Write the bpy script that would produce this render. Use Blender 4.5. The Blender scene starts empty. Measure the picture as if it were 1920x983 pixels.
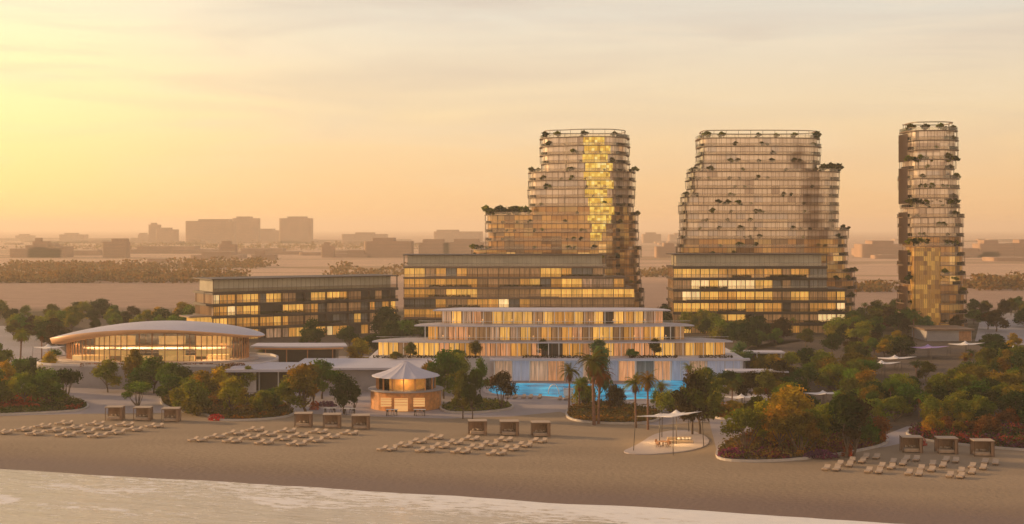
import bpy, bmesh, math, random
from mathutils import Vector, Matrix, noise
R = math.radians
S = bpy.context.scene
COL = S.collection
F = 2637.0          # focal length in photograph pixels (1920 wide)
HZ = 428.0          # row of the horizon
CAMH = 34.0
# ------------------------------------------------------------------ camera
cam_d = bpy.data.cameras.new("camera")
cam = bpy.data.objects.new("camera", cam_d); COL.objects.link(cam)
cam.location = (0, 0, CAMH); cam.rotation_euler = (R(90), 0, 0)
cam_d.sensor_width = 36; cam_d.lens = F / 1920 * 36
cam_d.shift_y = -(491.5 - HZ) / 1920
cam_d.clip_start = 1; cam_d.clip_end = 60000
S.camera = cam
# ------------------------------------------------------------------ render
S.view_settings.view_transform = 'Standard'; S.view_settings.look = 'None'
S.view_settings.gamma = 1; S.view_settings.use_curve_mapping = False
S.view_settings.exposure = 0.0
cy = S.cycles
cy.use_denoising = True
cy.max_bounces = 6; cy.diffuse_bounces = 2; cy.glossy_bounces = 2
cy.transmission_bounces = 4; cy.transparent_max_bounces = 12; cy.volume_bounces = 3
cy.sample_clamp_indirect = 4; cy.caustics_reflective = False; cy.caustics_refractive = False
# ------------------------------------------------------------------ sun and sky
SUN_AZ, SUN_EL = R(-72), R(12)      # azimuth measured from the view direction, negative is left
sd = bpy.data.lights.new("sun", 'SUN'); sun = bpy.data.objects.new("sun", sd); COL.objects.link(sun)
sd.energy = 5.0; sd.angle = R(2.5); sd.color = (1.0, 0.63, 0.30)
sv = Vector((math.sin(SUN_AZ) * math.cos(SUN_EL), math.cos(SUN_AZ) * math.cos(SUN_EL), math.sin(SUN_EL)))
sun.rotation_euler = sv.to_track_quat('Z', 'Y').to_euler()
sun.location = (0, 0, 300)
W = bpy.data.worlds.new("World"); S.world = W; W.use_nodes = True
nt = W.node_tree; nt.nodes.clear()
def N(t, **kw):
    n = nt.nodes.new(t)
    for k, v in kw.items(): setattr(n, k, v)
    return n
def L(a, b): nt.links.new(a, b)
def math_(op, a, b=None, c=None, clamp=False):
    n = N('ShaderNodeMath', operation=op); n.use_clamp = clamp
    for i, v in enumerate((a, b, c)):
        if v is None: continue
        if isinstance(v, (int, float)): n.inputs[i].default_value = v
        else: L(v, n.inputs[i])
    return n.outputs[0]
def ramp_(fac, stops, interp='LINEAR'):
    n = N('ShaderNodeValToRGB'); cr = n.color_ramp; cr.interpolation = interp
    while len(cr.elements) < len(stops): cr.elements.new(0.5)
    for e, (p, c) in zip(cr.elements, stops):
        e.position = p; e.color = (*c, 1)
    L(fac, n.inputs[0]); return n.outputs[0]
def mix_(fac, a, b, mode='MIX'):
    n = N('ShaderNodeMix', data_type='RGBA', blend_type=mode)
    for i, v in ((0, fac), (6, a), (7, b)):
        if isinstance(v, (int, float)): n.inputs[i].default_value = v
        elif isinstance(v, tuple): n.inputs[i].default_value = (*v, 1)
        else: L(v, n.inputs[i])
    return n.outputs[2]
sky = N('ShaderNodeTexSky', sky_type='NISHITA')
sky.sun_disc = False; sky.sun_elevation = SUN_EL; sky.sun_rotation = SUN_AZ % (2 * math.pi)
sky.air_density = 1.6; sky.dust_density = 4.0; sky.altitude = 0
tc = N('ShaderNodeTexCoord'); sp = N('ShaderNodeSeparateXYZ'); L(tc.outputs['Generated'], sp.inputs[0])
zz = sp.outputs[2]
base = ramp_(zz, [(0.0, (1.05, 0.60, 0.26)), (0.03, (1.06, 0.68, 0.34)), (0.08, (1.01, 0.78, 0.49)), (0.15, (0.87, 0.80, 0.68)), (0.32, (0.43, 0.37, 0.37)), (1.0, (0.24, 0.24, 0.32))])
# glow round the low sun
gaz, gel = R(-23), R(4.5)
gv = (math.sin(gaz) * math.cos(gel), math.cos(gaz) * math.cos(gel), math.sin(gel))
dt = N('ShaderNodeVectorMath', operation='DOT_PRODUCT'); L(tc.outputs['Generated'], dt.inputs[0]); dt.inputs[1].default_value = gv
g1 = math_('POWER', math_('MAXIMUM', dt.outputs['Value'], 0.0), 60)
g2 = math_('POWER', math_('MAXIMUM', dt.outputs['Value'], 0.0), 8)
glow = mix_(1.0, mix_(g1, (0, 0, 0), (0.42, 0.28, 0.0)), mix_(g2, (0, 0, 0), (0.13, 0.09, 0.03)), 'ADD')
# pink-gold glow added to the sky behind the camera, to fill facing facades
back = math_('MULTIPLY', math_('MULTIPLY', sp.outputs[1], -1.3, clamp=True), math_('SUBTRACT', 1.0, math_('MULTIPLY', zz, 1.6, clamp=True)))
c1 = mix_(1.0, mix_(1.0, base, glow, 'ADD'), mix_(back, (0, 0, 0), (0.85, 0.54, 0.32)), 'ADD')
# thin streaky clouds
mp = N('ShaderNodeMapping'); mp.inputs['Scale'].default_value = (5.0, 5.0, 42.0); mp.inputs['Rotation'].default_value = (R(2), R(5), 0)
L(tc.outputs['Generated'], mp.inputs[0])
ns = N('ShaderNodeTexNoise'); ns.inputs['Scale'].default_value = 1.0; ns.inputs['Detail'].default_value = 5; ns.inputs['Roughness'].default_value = 0.5; ns.inputs['Distortion'].default_value = 0.6
L(mp.outputs[0], ns.inputs[0])
cl = math_('MULTIPLY', ramp_(ns.outputs[0], [(0.45, (0, 0, 0)), (0.72, (1, 1, 1))]), math_('MULTIPLY', zz, 7.0, clamp=True))
c2a = mix_(math_('MULTIPLY', cl, 0.42), c1, (0.70, 0.55, 0.46))
mp2 = N('ShaderNodeMapping'); mp2.inputs['Scale'].default_value = (3.2, 3.2, 26.0); mp2.inputs['Rotation'].default_value = (R(-3), R(-4), 0); mp2.inputs['Location'].default_value = (3.1, 7.7, .4)
L(tc.outputs['Generated'], mp2.inputs[0])
ns2 = N('ShaderNodeTexNoise'); ns2.inputs['Scale'].default_value = 1.6; ns2.inputs['Detail'].default_value = 6; ns2.inputs['Roughness'].default_value = 0.55; ns2.inputs['Distortion'].default_value = 0.9
L(mp2.outputs[0], ns2.inputs[0])
cl2 = math_('MULTIPLY', ramp_(ns2.outputs[0], [(0.50, (0, 0, 0)), (0.75, (1, 1, 1))]), math_('MULTIPLY', zz, 8.0, clamp=True))
c2 = mix_(math_('MULTIPLY', cl2, 0.5), c2a, (1.08, 0.90, 0.66))
nk = mix_(1.0, sky.outputs[0], (0.07, 0.07, 0.07), 'MULTIPLY')
c3 = mix_(0.12, c2, nk)
bg = N('ShaderNodeBackground'); bg.inputs[1].default_value = 1.0; L(c3, bg.inputs[0])
wo = N('ShaderNodeOutputWorld'); L(bg.outputs[0], wo.inputs[0])

# ------------------------------------------------------------------ helpers
def tag(o, label=None, cat=None, group=None, kind=None):
    if label: o['label'] = label
    if cat: o['category'] = cat
    if group: o['group'] = group
    if kind: o['kind'] = kind
    return o
def empty(name, loc, rz=0.0):
    o = bpy.data.objects.new(name, None); COL.objects.link(o)
    o.location = loc; o.rotation_euler = (0, 0, rz); return o
def kids(o, _c={}):
    return list(TREE.get(o.name, ()))
TREE = {}
def setp(o, p):
    o.parent = p; TREE.setdefault(p.name, []).append(o)
def copy_tree(o, parent=None):
    c = o.copy(); COL.objects.link(c)
    if parent: setp(c, parent)
    for ch in list(TREE.get(o.name, ())): copy_tree(ch, c)
    return c
def gp(px, py, z=0.0):
    s = (py - HZ) / (CAMH - z)
    return Vector(((px - 960) / s, F / s, z))
def at(px, py, d):
    s = F / d
    return Vector(((px - 960) / s, d, CAMH - (py - HZ) / s))
ORD = 'first second third fourth fifth sixth seventh eighth ninth tenth eleventh twelfth thirteenth fourteenth fifteenth sixteenth seventeenth eighteenth nineteenth twentieth'.split()
TENS = {2: 'twenty', 3: 'thirty', 4: 'forty', 5: 'fifty', 6: 'sixty', 7: 'seventy', 8: 'eighty', 9: 'ninety'}
TH = {2: 'twentieth', 3: 'thirtieth', 4: 'fortieth', 5: 'fiftieth', 6: 'sixtieth', 7: 'seventieth', 8: 'eightieth', 9: 'ninetieth'}
def ordinal(n):
    if n <= 20: return ORD[n - 1]
    t, u = divmod(n, 10)
    return TH[t] if u == 0 else TENS[t] + '-' + ORD[u - 1]

class MB:
    def __init__(s): s.v = []; s.f = []; s.m = []; s.sm = []
    def add(s, vs, fs, m=0, smooth=False):
        k = len(s.v); s.v += [tuple(v) for v in vs]
        for f in fs: s.f.append(tuple(i + k for i in f)); s.m.append(m); s.sm.append(smooth)
        return s
    def box(s, x0, x1, y0, y1, z0, z1, m=0):
        return s.add([(x0, y0, z0), (x1, y0, z0), (x1, y1, z0), (x0, y1, z0), (x0, y0, z1), (x1, y0, z1), (x1, y1, z1), (x0, y1, z1)],
                     [(0, 3, 2, 1), (4, 5, 6, 7), (0, 1, 5, 4), (1, 2, 6, 5), (2, 3, 7, 6), (3, 0, 4, 7)], m)
    def prism(s, poly, z0, z1, m=0, mt=None):
        n = len(poly)
        vs = [(p[0], p[1], z0) for p in poly] + [(p[0], p[1], z1) for p in poly]
        s.add(vs, [(i, (i + 1) % n, n + (i + 1) % n, n + i) for i in range(n)], m)
        s.add(vs[n:], [tuple(range(n))], m if mt is None else mt)
        return s.add(vs[:n], [tuple(reversed(range(n)))], m)
    def ring(s, po, pi, z0, z1, m=0):
        n = len(po)
        vs = [(p[0], p[1], z0) for p in po] + [(p[0], p[1], z1) for p in po] + [(p[0], p[1], z0) for p in pi] + [(p[0], p[1], z1) for p in pi]
        fs = []
        for i in range(n):
            j = (i + 1) % n
            fs += [(i, j, n + j, n + i), (n + i, n + j, 3 * n + j, 3 * n + i), (2 * n + j, 2 * n + i, 3 * n + i, 3 * n + j), (j, i, 2 * n + i, 2 * n + j)]
        return s.add(vs, fs, m)
    def tube(s, p0, p1, r0, r1=None, n=6, m=0, smooth=True):
        r1 = r0 if r1 is None else r1
        p0, p1 = Vector(p0), Vector(p1); d = (p1 - p0)
        if d.length < 1e-6: return s
        d.normalize(); a = d.orthogonal().normalized(); b = d.cross(a)
        vs = []
        for p, r in ((p0, r0), (p1, r1)):
            for i in range(n):
                t = 2 * math.pi * i / n; vs.append(p + (a * math.cos(t) + b * math.sin(t)) * r)
        s.add(vs, [(i, (i + 1) % n, n + (i + 1) % n, n + i) for i in range(n)], m, smooth)
        s.add(vs, [tuple(reversed(range(n))), tuple(range(n, 2 * n))], m)
        return s
    def path(s, pts, rs, n=6, m=0):
        for i in range(len(pts) - 1): s.tube(pts[i], pts[i + 1], rs[i], rs[i + 1], n, m)
        return s
    def lathe(s, prof, n=24, c=(0, 0), m=0, smooth=True, ax=1.0, ay=1.0):
        k = len(prof); vs = []
        for r, z in prof:
            for i in range(n):
                t = 2 * math.pi * i / n; vs.append((c[0] + r * ax * math.cos(t), c[1] + r * ay * math.sin(t), z))
        fs = []
        for j in range(k - 1):
            for i in range(n):
                fs.append((j * n + i, j * n + (i + 1) % n, (j + 1) * n + (i + 1) % n, (j + 1) * n + i))
        return s.add(vs, fs, m, smooth)
    def build(s, name, mats, parent=None, loc=None):
        me = bpy.data.meshes.new(name)
        me.from_pydata(s.v, [], s.f)
        if not isinstance(mats, (list, tuple)): mats = [mats]
        for m in mats: me.materials.append(m)
        me.polygons.foreach_set('material_index', s.m)
        me.polygons.foreach_set('use_smooth', s.sm)
        me.update()
        o = bpy.data.objects.new(name, me); COL.objects.link(o)
        if parent: setp(o, parent)
        if loc is not None: o.location = loc
        return o

def rr(x0, x1, y0, y1, r, n=5):
    r = min(r, (x1 - x0) / 2 - .01, (y1 - y0) / 2 - .01); out = []
    for cx, cy_, a in ((x1 - r, y0 + r, -90), (x1 - r, y1 - r, 0), (x0 + r, y1 - r, 90), (x0 + r, y0 + r, 180)):
        for i in range(n + 1):
            t = R(a + 90 * i / n); out.append((cx + r * math.cos(t), cy_ + r * math.sin(t)))
    return out
def inset(poly, d):
    n = len(poly); out = []
    for i in range(n):
        a, b, c = Vector(poly[i - 1]).to_2d(), Vector(poly[i]).to_2d(), Vector(poly[(i + 1) % n]).to_2d()
        e1 = (b - a); e2 = (c - b)
        if e1.length < 1e-6 or e2.length < 1e-6: out.append(poly[i]); continue
        e1.normalize(); e2.normalize()
        n1 = Vector((-e1.y, e1.x)); n2 = Vector((-e2.y, e2.x)); nn = n1 + n2
        if nn.length < 1e-6: nn = n1
        nn.normalize(); k = d / max(0.4, nn.dot(n1))
        out.append((b.x + nn.x * k, b.y + nn.y * k))
    return out
def chaikin(poly, it=2):
    for _ in range(it):
        o = []
        for i in range(len(poly)):
            a, b = poly[i], poly[(i + 1) % len(poly)]
            o += [(a[0] * .75 + b[0] * .25, a[1] * .75 + b[1] * .25), (a[0] * .25 + b[0] * .75, a[1] * .25 + b[1] * .75)]
        poly = o
    return poly
def along(poly, step):
    """points every `step` metres along a closed polygon"""
    out = []; acc = 0.0
    for i in range(len(poly)):
        a, b = Vector(poly[i]).to_2d(), Vector(poly[(i + 1) % len(poly)]).to_2d(); l = (b - a).length
        while acc < l: out.append(tuple(a.lerp(b, acc / l))); acc += step
        acc -= l
    return out

# ------------------------------------------------------------------ materials
MATS = {}
def mat(name, col=(.5, .5, .5), rough=.6, metal=0.0, spec=.5, emit=None, es=0.0, var=0.0, vscale=1.0, bump=0.0, bscale=10.0, col2=None, coat=0.0):
    global nt
    m = bpy.data.materials.new(name); m.use_nodes = True; nt = m.node_tree; nt.nodes.clear()
    p = N('ShaderNodeBsdfPrincipled'); o = N('ShaderNodeOutputMaterial'); L(p.outputs[0], o.inputs[0])
    p.inputs['Base Color'].default_value = (*col, 1); p.inputs['Roughness'].default_value = rough
    p.inputs['Metallic'].default_value = metal; p.inputs['Specular IOR Level'].default_value = spec
    if coat: p.inputs['Coat Weight'].default_value = coat; p.inputs['Coat Roughness'].default_value = .04
    if emit: p.inputs['Emission Color'].default_value = (*emit, 1); p.inputs['Emission Strength'].default_value = es
    if var or bump or col2:
        t = N('ShaderNodeTexCoord')
        if var or col2:
            n1 = N('ShaderNodeTexNoise'); n1.inputs['Scale'].default_value = vscale; n1.inputs['Detail'].default_value = 5; L(t.outputs['Object'], n1.inputs[0])
            c2 = col2 or tuple(min(1, c * (1 + var)) for c in col); c1_ = col if col2 else tuple(c * (1 - var) for c in col)
            L(ramp_(n1.outputs[0], [(.32, c1_), (.68, c2)]), p.inputs['Base Color'])
        if bump:
            n2 = N('ShaderNodeTexNoise'); n2.inputs['Scale'].default_value = bscale; n2.inputs['Detail'].default_value = 4; L(t.outputs['Object'], n2.inputs[0])
            b = N('ShaderNodeBump'); b.inputs['Strength'].default_value = bump; b.inputs['Distance'].default_value = .1; L(n2.outputs[0], b.inputs['Height']); L(b.outputs[0], p.inputs['Normal'])
    MATS[name] = m; return m
def facade(name, stops, cw=3.0, chh=3.1, rough=.2, emit_stops=None, es=1.0, metal=.0, stripe=.25, ky=1.3, coat=.3):
    """curtain wall: every bay has a tone of its own, with thin mullions and curtain folds"""
    global nt
    m = bpy.data.materials.new(name); m.use_nodes = True; nt = m.node_tree; nt.nodes.clear()
    p = N('ShaderNodeBsdfPrincipled'); o = N('ShaderNodeOutputMaterial'); L(p.outputs[0], o.inputs[0])
    t = N('ShaderNodeTexCoord'); s = N('ShaderNodeSeparateXYZ'); L(t.outputs['Object'], s.inputs[0])
    u = math_('ADD', s.outputs[0], math_('MULTIPLY', s.outputs[1], ky))
    fu = math_('FLOOR', math_('DIVIDE', u, cw)); fz = math_('FLOOR', math_('DIVIDE', s.outputs[2], chh))
    cb = N('ShaderNodeCombineXYZ'); L(fu, cb.inputs[0]); L(fz, cb.inputs[1])
    wn = N('ShaderNodeTexWhiteNoise', noise_dimensions='3D'); L(cb.outputs[0], wn.inputs[0])
    # neighbouring bays share curtains now and then
    n1 = N('ShaderNodeTexNoise'); n1.inputs['Scale'].default_value = .23; n1.inputs['Detail'].default_value = 1; L(cb.outputs[0], n1.inputs[0])
    v = math_('ADD', math_('MULTIPLY', wn.outputs[0], .6), math_('MULTIPLY', math_('SUBTRACT', n1.outputs[0], .3), 1.0), clamp=True)
    c = ramp_(v, stops, 'CONSTANT')
    cs = N('ShaderNodeCombineXYZ'); L(math_('MULTIPLY', u, 2.6), cs.inputs[0]); L(fz, cs.inputs[1])
    n2 = N('ShaderNodeTexNoise'); n2.inputs['Scale'].default_value = 1.0; n2.inputs['Detail'].default_value = 2; L(cs.outputs[0], n2.inputs[0])
    fold = math_('ADD', math_('MULTIPLY', math_('SUBTRACT', n2.outputs[0], .5), stripe * 4), 1.0)
    fr = math_('FRACT', math_('DIVIDE', u, cw / 2)); mull = math_('GREATER_THAN', fr, .09)
    k = math_('MULTIPLY', fold, math_('ADD', math_('MULTIPLY', mull, .65), .35))
    kc = N('ShaderNodeCombineColor')
    for i in range(3): L(k, kc.inputs[i])
    L(mix_(1.0, c, kc.outputs[0], 'MULTIPLY'), p.inputs['Base Color'])
    if emit_stops:
        e = ramp_(v, emit_stops, 'CONSTANT'); L(mix_(1.0, e, kc.outputs[0], 'MULTIPLY'), p.inputs['Emission Color']); p.inputs['Emission Strength'].default_value = es
    p.inputs['Roughness'].default_value = rough; p.inputs['Metallic'].default_value = metal
    p.inputs['Coat Weight'].default_value = coat; p.inputs['Coat Roughness'].default_value = .05
    MATS[name] = m; return m
def window_mat(name, col, emit, es, fold=.25, coat=.4):
    global nt
    m = bpy.data.materials.new(name); m.use_nodes = True; nt = m.node_tree; nt.nodes.clear()
    p = N('ShaderNodeBsdfPrincipled'); o = N('ShaderNodeOutputMaterial'); L(p.outputs[0], o.inputs[0])
    t = N('ShaderNodeTexCoord'); oi = N('ShaderNodeObjectInfo')
    mp_ = N('ShaderNodeMapping'); mp_.inputs['Scale'].default_value = (2.6, 0, .22); L(t.outputs['Object'], mp_.inputs[0])
    va = N('ShaderNodeVectorMath', operation='ADD'); L(mp_.outputs[0], va.inputs[0])
    cb = N('ShaderNodeCombineXYZ'); r37 = math_('MULTIPLY', oi.outputs['Random'], 97.0); L(r37, cb.inputs[0]); L(r37, cb.inputs[1]); L(cb.outputs[0], va.inputs[1])
    n2 = N('ShaderNodeTexNoise'); n2.inputs['Scale'].default_value = 1.0; n2.inputs['Detail'].default_value = 3; L(va.outputs[0], n2.inputs[0])
    k = math_('MULTIPLY', math_('ADD', math_('MULTIPLY', math_('SUBTRACT', n2.outputs[0], .5), fold * 6), 1.0), math_('ADD', math_('MULTIPLY', oi.outputs['Random'], .5), .7))
    k = math_('MAXIMUM', k, .15)
    kc = N('ShaderNodeCombineColor')
    for i in range(3): L(k, kc.inputs[i])
    L(mix_(1.0, col, kc.outputs[0], 'MULTIPLY'), p.inputs['Base Color'])
    if es: L(mix_(1.0, emit, kc.outputs[0], 'MULTIPLY'), p.inputs['Emission Color']); p.inputs['Emission Strength'].default_value = es
    p.inputs['Roughness'].default_value = .3; p.inputs['Coat Weight'].default_value = coat; p.inputs['Coat Roughness'].default_value = .05
    MATS[name] = m; return m
def glass_mat(name, tint=(.9, .85, .8), gl=.25, rough=.05):
    global nt
    m = bpy.data.materials.new(name); m.use_nodes = True; nt = m.node_tree; nt.nodes.clear()
    o = N('ShaderNodeOutputMaterial'); tr = N('ShaderNodeBsdfTransparent'); tr.inputs[0].default_value = (*tint, 1)
    g = N('ShaderNodeBsdfGlossy'); g.inputs['Roughness'].default_value = rough; g.inputs[0].default_value = (1, 1, 1, 1)
    fr = N('ShaderNodeFresnel'); fr.inputs[0].default_value = 1.5
    mx = N('ShaderNodeMixShader'); L(math_('ADD', fr.outputs[0], gl, clamp=True), mx.inputs[0]); L(tr.outputs[0], mx.inputs[1]); L(g.outputs[0], mx.inputs[2]); L(mx.outputs[0], o.inputs[0])
    MATS[name] = m; return m
def foliage_mat(name, trans=.35, rough=.6, tvar=.5):
    """takes the crown's own colour (object colour) and varies it from clump to clump"""
    global nt
    m = bpy.data.materials.new(name); m.use_nodes = True; nt = m.node_tree; nt.nodes.clear()
    o = N('ShaderNodeOutputMaterial'); oi = N('ShaderNodeObjectInfo'); t = N('ShaderNodeTexCoord')
    n1 = N('ShaderNodeTexNoise'); n1.inputs['Scale'].default_value = .9; n1.inputs['Detail'].default_value = 3; L(t.outputs['Object'], n1.inputs[0])
    n3 = N('ShaderNodeTexNoise'); n3.inputs['Scale'].default_value = .35; n3.inputs['Detail'].default_value = 1; L(t.outputs['Object'], n3.inputs[0])
    k = ramp_(n1.outputs[0], [(.3, (1 - tvar, 1 - tvar, 1 - tvar)), (.7, (1 + tvar, 1 + tvar, 1 + tvar))])
    warm = ramp_(n3.outputs[0], [(.42, (.85, 1.02, .9)), (.64, (1.35, 1.08, .7))])
    c = mix_(1.0, mix_(1.0, oi.outputs['Color'], k, 'MULTIPLY'), warm, 'MULTIPLY')
    d = N('ShaderNodeBsdfDiffuse'); L(c, d.inputs[0]); tl = N('ShaderNodeBsdfTranslucent')
    L(mix_(1.0, c, (1.6, 1.3, .6), 'MULTIPLY'), tl.inputs[0])
    mx = N('ShaderNodeMixShader'); mx.inputs[0].default_value = trans; L(d.outputs[0], mx.inputs[1]); L(tl.outputs[0], mx.inputs[2])
    L(mx.outputs[0], o.inputs[0]); MATS[name] = m; return m
M = MATS
mat('concrete', (.62, .57, .55), .7, var=.08, vscale=.3)
mat('white_roof', (.52, .49, .54), .55, var=.05, vscale=.2)
mat('white_metal', (.75, .72, .68), .4)
mat('stone_grey', (.34, .31, .31), .7, var=.1, vscale=.4)
mat('dark_metal', (.06, .045, .035), .45)
mat('bronze', (.17, .10, .06), .4, metal=.3)
mat('slab_brown', (.20, .125, .08), .5, var=.15, vscale=.4)
mat('slab_dark', (.055, .032, .022), .55, var=.2, vscale=.4)
mat('timber', (.42, .20, .09), .55, var=.25, vscale=1.5)
mat('amber_wall', (.60, .26, .08), .5, var=.25, vscale=1.2)
mat('copper', (.72, .40, .20), .4, var=.08, vscale=.2)
mat('trunk', (.11, .07, .045), .8, var=.3, vscale=3)
mat('palm_trunk', (.20, .10, .06), .8, var=.3, vscale=4)
mat('soil', (.10, .065, .04), .9, var=.3, vscale=1)
mat('kerb', (.50, .44, .38), .7, var=.1, vscale=1)
mat('fabric_white', (.78, .72, .66), .8)
mat('fabric_cream', (.46, .35, .25), .8, var=.06, vscale=2)
mat('fabric_sand', (.46, .31, .20), .8, var=.08, vscale=2)
mat('wood_dark', (.16, .08, .045), .6, var=.2, vscale=4)
mat('clerestory', (.50, .45, .34), .25, var=.2, vscale=.15, coat=.5)
mat('city_wall', (.40, .25, .16), .9, var=.15, vscale=.05)
glass_mat('rail_glass', (.88, .84, .78), .03)
glass_mat('clear_glass', (.92, .88, .8), .02)
foliage_mat('leaf'); foliage_mat('leaf_cover', .25)
foliage_mat('frond', .3, tvar=.25)
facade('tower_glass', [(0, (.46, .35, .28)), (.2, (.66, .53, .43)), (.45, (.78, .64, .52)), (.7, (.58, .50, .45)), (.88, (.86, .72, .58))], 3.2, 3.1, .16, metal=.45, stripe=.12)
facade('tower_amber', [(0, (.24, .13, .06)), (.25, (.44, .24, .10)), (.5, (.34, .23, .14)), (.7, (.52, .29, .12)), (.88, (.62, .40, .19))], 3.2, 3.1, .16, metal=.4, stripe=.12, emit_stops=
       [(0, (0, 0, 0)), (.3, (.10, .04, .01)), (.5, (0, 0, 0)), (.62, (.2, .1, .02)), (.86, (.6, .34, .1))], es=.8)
facade('tower_painted_glint', [(0, (.5, .28, .05)), (.5, (.6, .36, .06))], 1.1, 1.05, .2,
       [(0, (.30, .15, .01)), (.25, (.72, .44, .05)), (.45, (1.0, .68, .12)), (.6, (.62, .34, .03)), (.78, (1.0, .8, .28)), (.93, (.4, .2, .03))], .8, stripe=.15)  # sunset glint painted as mottled glowing gold
facade('block_glass', [(0, (.16, .09, .05)), (.35, (.27, .16, .09)), (.65, (.34, .23, .14)), (.85, (.42, .27, .14))], 3.2, 3.6, .2)
window_mat('win_gold', (.50, .28, .09), (1.0, .50, .09), .66)
window_mat('win_bright', (.7, .5, .3), (1.0, .66, .28), .85, .25)
window_mat('win_amber', (.46, .24, .08), (.8, .34, .05), .5)
window_mat('win_brown', (.40, .25, .15), (.4, .18, .05), .3)
window_mat('win_grey', (.25, .24, .22), (0, 0, 0), 0, .15)
window_mat('win_dark', (.05, .035, .028), (0, 0, 0), 0, .1)
window_mat('win_pale', (.48, .36, .29), (.8, .42, .2), .22, .4)
window_mat('win_pink', (.52, .26, .16), (.95, .40, .14), .42, .35)
window_mat('win_blue', (.42, .45, .54), (.4, .42, .55), .22, .14)

# ------------------------------------------------------------------ ground, sand and sea
SH_A = Vector((-74.1, 203.6)); SH_B = Vector((47.8, 165.8)); SHD = (SH_B - SH_A).normalized(); SHN = Vector((-SHD.y, SHD.x))
def inland(x, y): return (Vector((x, y)) - SH_A).dot(SHN)
def sand_z(x, y):
    v = inland(x, y)
    if v >= 30: return 0.0
    t = (30 - v) / 30
    return -0.9 * (t ** 1.35 if v > 0 else 1 + (-v) * .045)
def gs(px, py):
    z = 0.0
    for _ in range(6):
        p = gp(px, py, z); z = sand_z(p.x, p.y)
    return gp(px, py, z)
def ground_material():
    global nt
    m = bpy.data.materials.new('ground_material'); m.use_nodes = True; nt = m.node_tree; nt.nodes.clear()
    p = N('ShaderNodeBsdfPrincipled'); o = N('ShaderNodeOutputMaterial'); L(p.outputs[0], o.inputs[0])
    g = N('ShaderNodeNewGeometry'); s = N('ShaderNodeSeparateXYZ'); L(g.outputs['Position'], s.inputs[0])
    mp_ = N('ShaderNodeMapping'); mp_.inputs['Scale'].default_value = (.0022, .006, 1); L(g.outputs['Position'], mp_.inputs[0])
    n1 = N('ShaderNodeTexNoise'); n1.inputs['Scale'].default_value = 1; n1.inputs['Detail'].default_value = 6; L(mp_.outputs[0], n1.inputs[0])
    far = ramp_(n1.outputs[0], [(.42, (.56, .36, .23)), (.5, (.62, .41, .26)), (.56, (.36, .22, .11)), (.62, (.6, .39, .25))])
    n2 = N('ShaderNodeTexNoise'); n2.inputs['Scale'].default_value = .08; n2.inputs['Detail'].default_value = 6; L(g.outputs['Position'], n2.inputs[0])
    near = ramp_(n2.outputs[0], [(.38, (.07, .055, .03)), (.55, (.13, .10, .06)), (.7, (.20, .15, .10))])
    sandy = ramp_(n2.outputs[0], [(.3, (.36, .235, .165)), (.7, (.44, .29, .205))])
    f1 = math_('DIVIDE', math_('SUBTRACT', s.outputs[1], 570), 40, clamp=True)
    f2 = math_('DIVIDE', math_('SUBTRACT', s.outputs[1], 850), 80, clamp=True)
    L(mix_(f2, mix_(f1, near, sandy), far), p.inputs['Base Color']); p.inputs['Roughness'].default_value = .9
    p.inputs['Specular IOR Level'].default_value = .1
    return m
def shp(u, v, z): q = SH_A + SHD * u + SHN * v; return (q.x, q.y, z)
mb = MB(); mb.add([shp(-12000, 40, -.05), shp(12000, 40, -.05), shp(16000, 22000, -.05), shp(-16000, 22000, -.05)], [(0, 1, 2, 3)])
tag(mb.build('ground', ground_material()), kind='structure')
def sand_material():
    global nt
    m = bpy.data.materials.new('sand_material'); m.use_nodes = True; nt = m.node_tree; nt.nodes.clear()
    p = N('ShaderNodeBsdfPrincipled'); o = N('ShaderNodeOutputMaterial'); L(p.outputs[0], o.inputs[0])
    g = N('ShaderNodeNewGeometry'); s = N('ShaderNodeSeparateXYZ'); L(g.outputs['Position'], s.inputs[0])
    mp_ = N('ShaderNodeMapping'); mp_.inputs['Rotation'].default_value = (0, 0, R(17)); mp_.inputs['Scale'].default_value = (.03, .12, 1); L(g.outputs['Position'], mp_.inputs[0])
    n1 = N('ShaderNodeTexNoise'); n1.inputs['Scale'].default_value = 1; n1.inputs['Detail'].default_value = 7; L(mp_.outputs[0], n1.inputs[0])
    dry = ramp_(n1.outputs[0], [(.3, (.27, .19, .112)), (.7, (.35, .25, .15))])
    # damp sand low down by the water
    wet = math_('DIVIDE', math_('SUBTRACT', math_('ADD', math_('MULTIPLY', n1.outputs[0], .25), -.45), s.outputs[2]), .38, clamp=True)
    L(mix_(wet, dry, (.19, .115, .07)), p.inputs['Base Color'])
    L(math_('SUBTRACT', .9, math_('MULTIPLY', wet, .35)), p.inputs['Roughness'])
    n2 = N('ShaderNodeTexNoise'); n2.inputs['Scale'].default_value = 1.3; n2.inputs['Detail'].default_value = 5; L(g.outputs['Position'], n2.inputs[0])
    b = N('ShaderNodeBump'); b.inputs['Strength'].default_value = .6; b.inputs['Distance'].default_value = .15; L(n2.outputs[0], b.inputs['Height']); L(b.outputs[0], p.inputs['Normal'])
    return m
mb = MB(); us = [-700, -500, -350, -250, -150, -100] + [-80 + i * 2.5 for i in range(120)] + [240, 300, 400, 550, 700]; vs_ = [-60, -30, -15, -9] + [-7 + i * 1.2 for i in range(30)] + [30, 40, 60, 80, 110]
for v in vs_:
    for u in us:
        x, y, _ = shp(u, v, 0); mb.v.append((x, y, sand_z(x, y) + (noise.noise(Vector((x * .07, y * .07, 0))) * .045 + noise.noise(Vector((x * .3, y * .3, 4))) * .015 if -10 < v < 27 else 0)))
nu = len(us)
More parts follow.
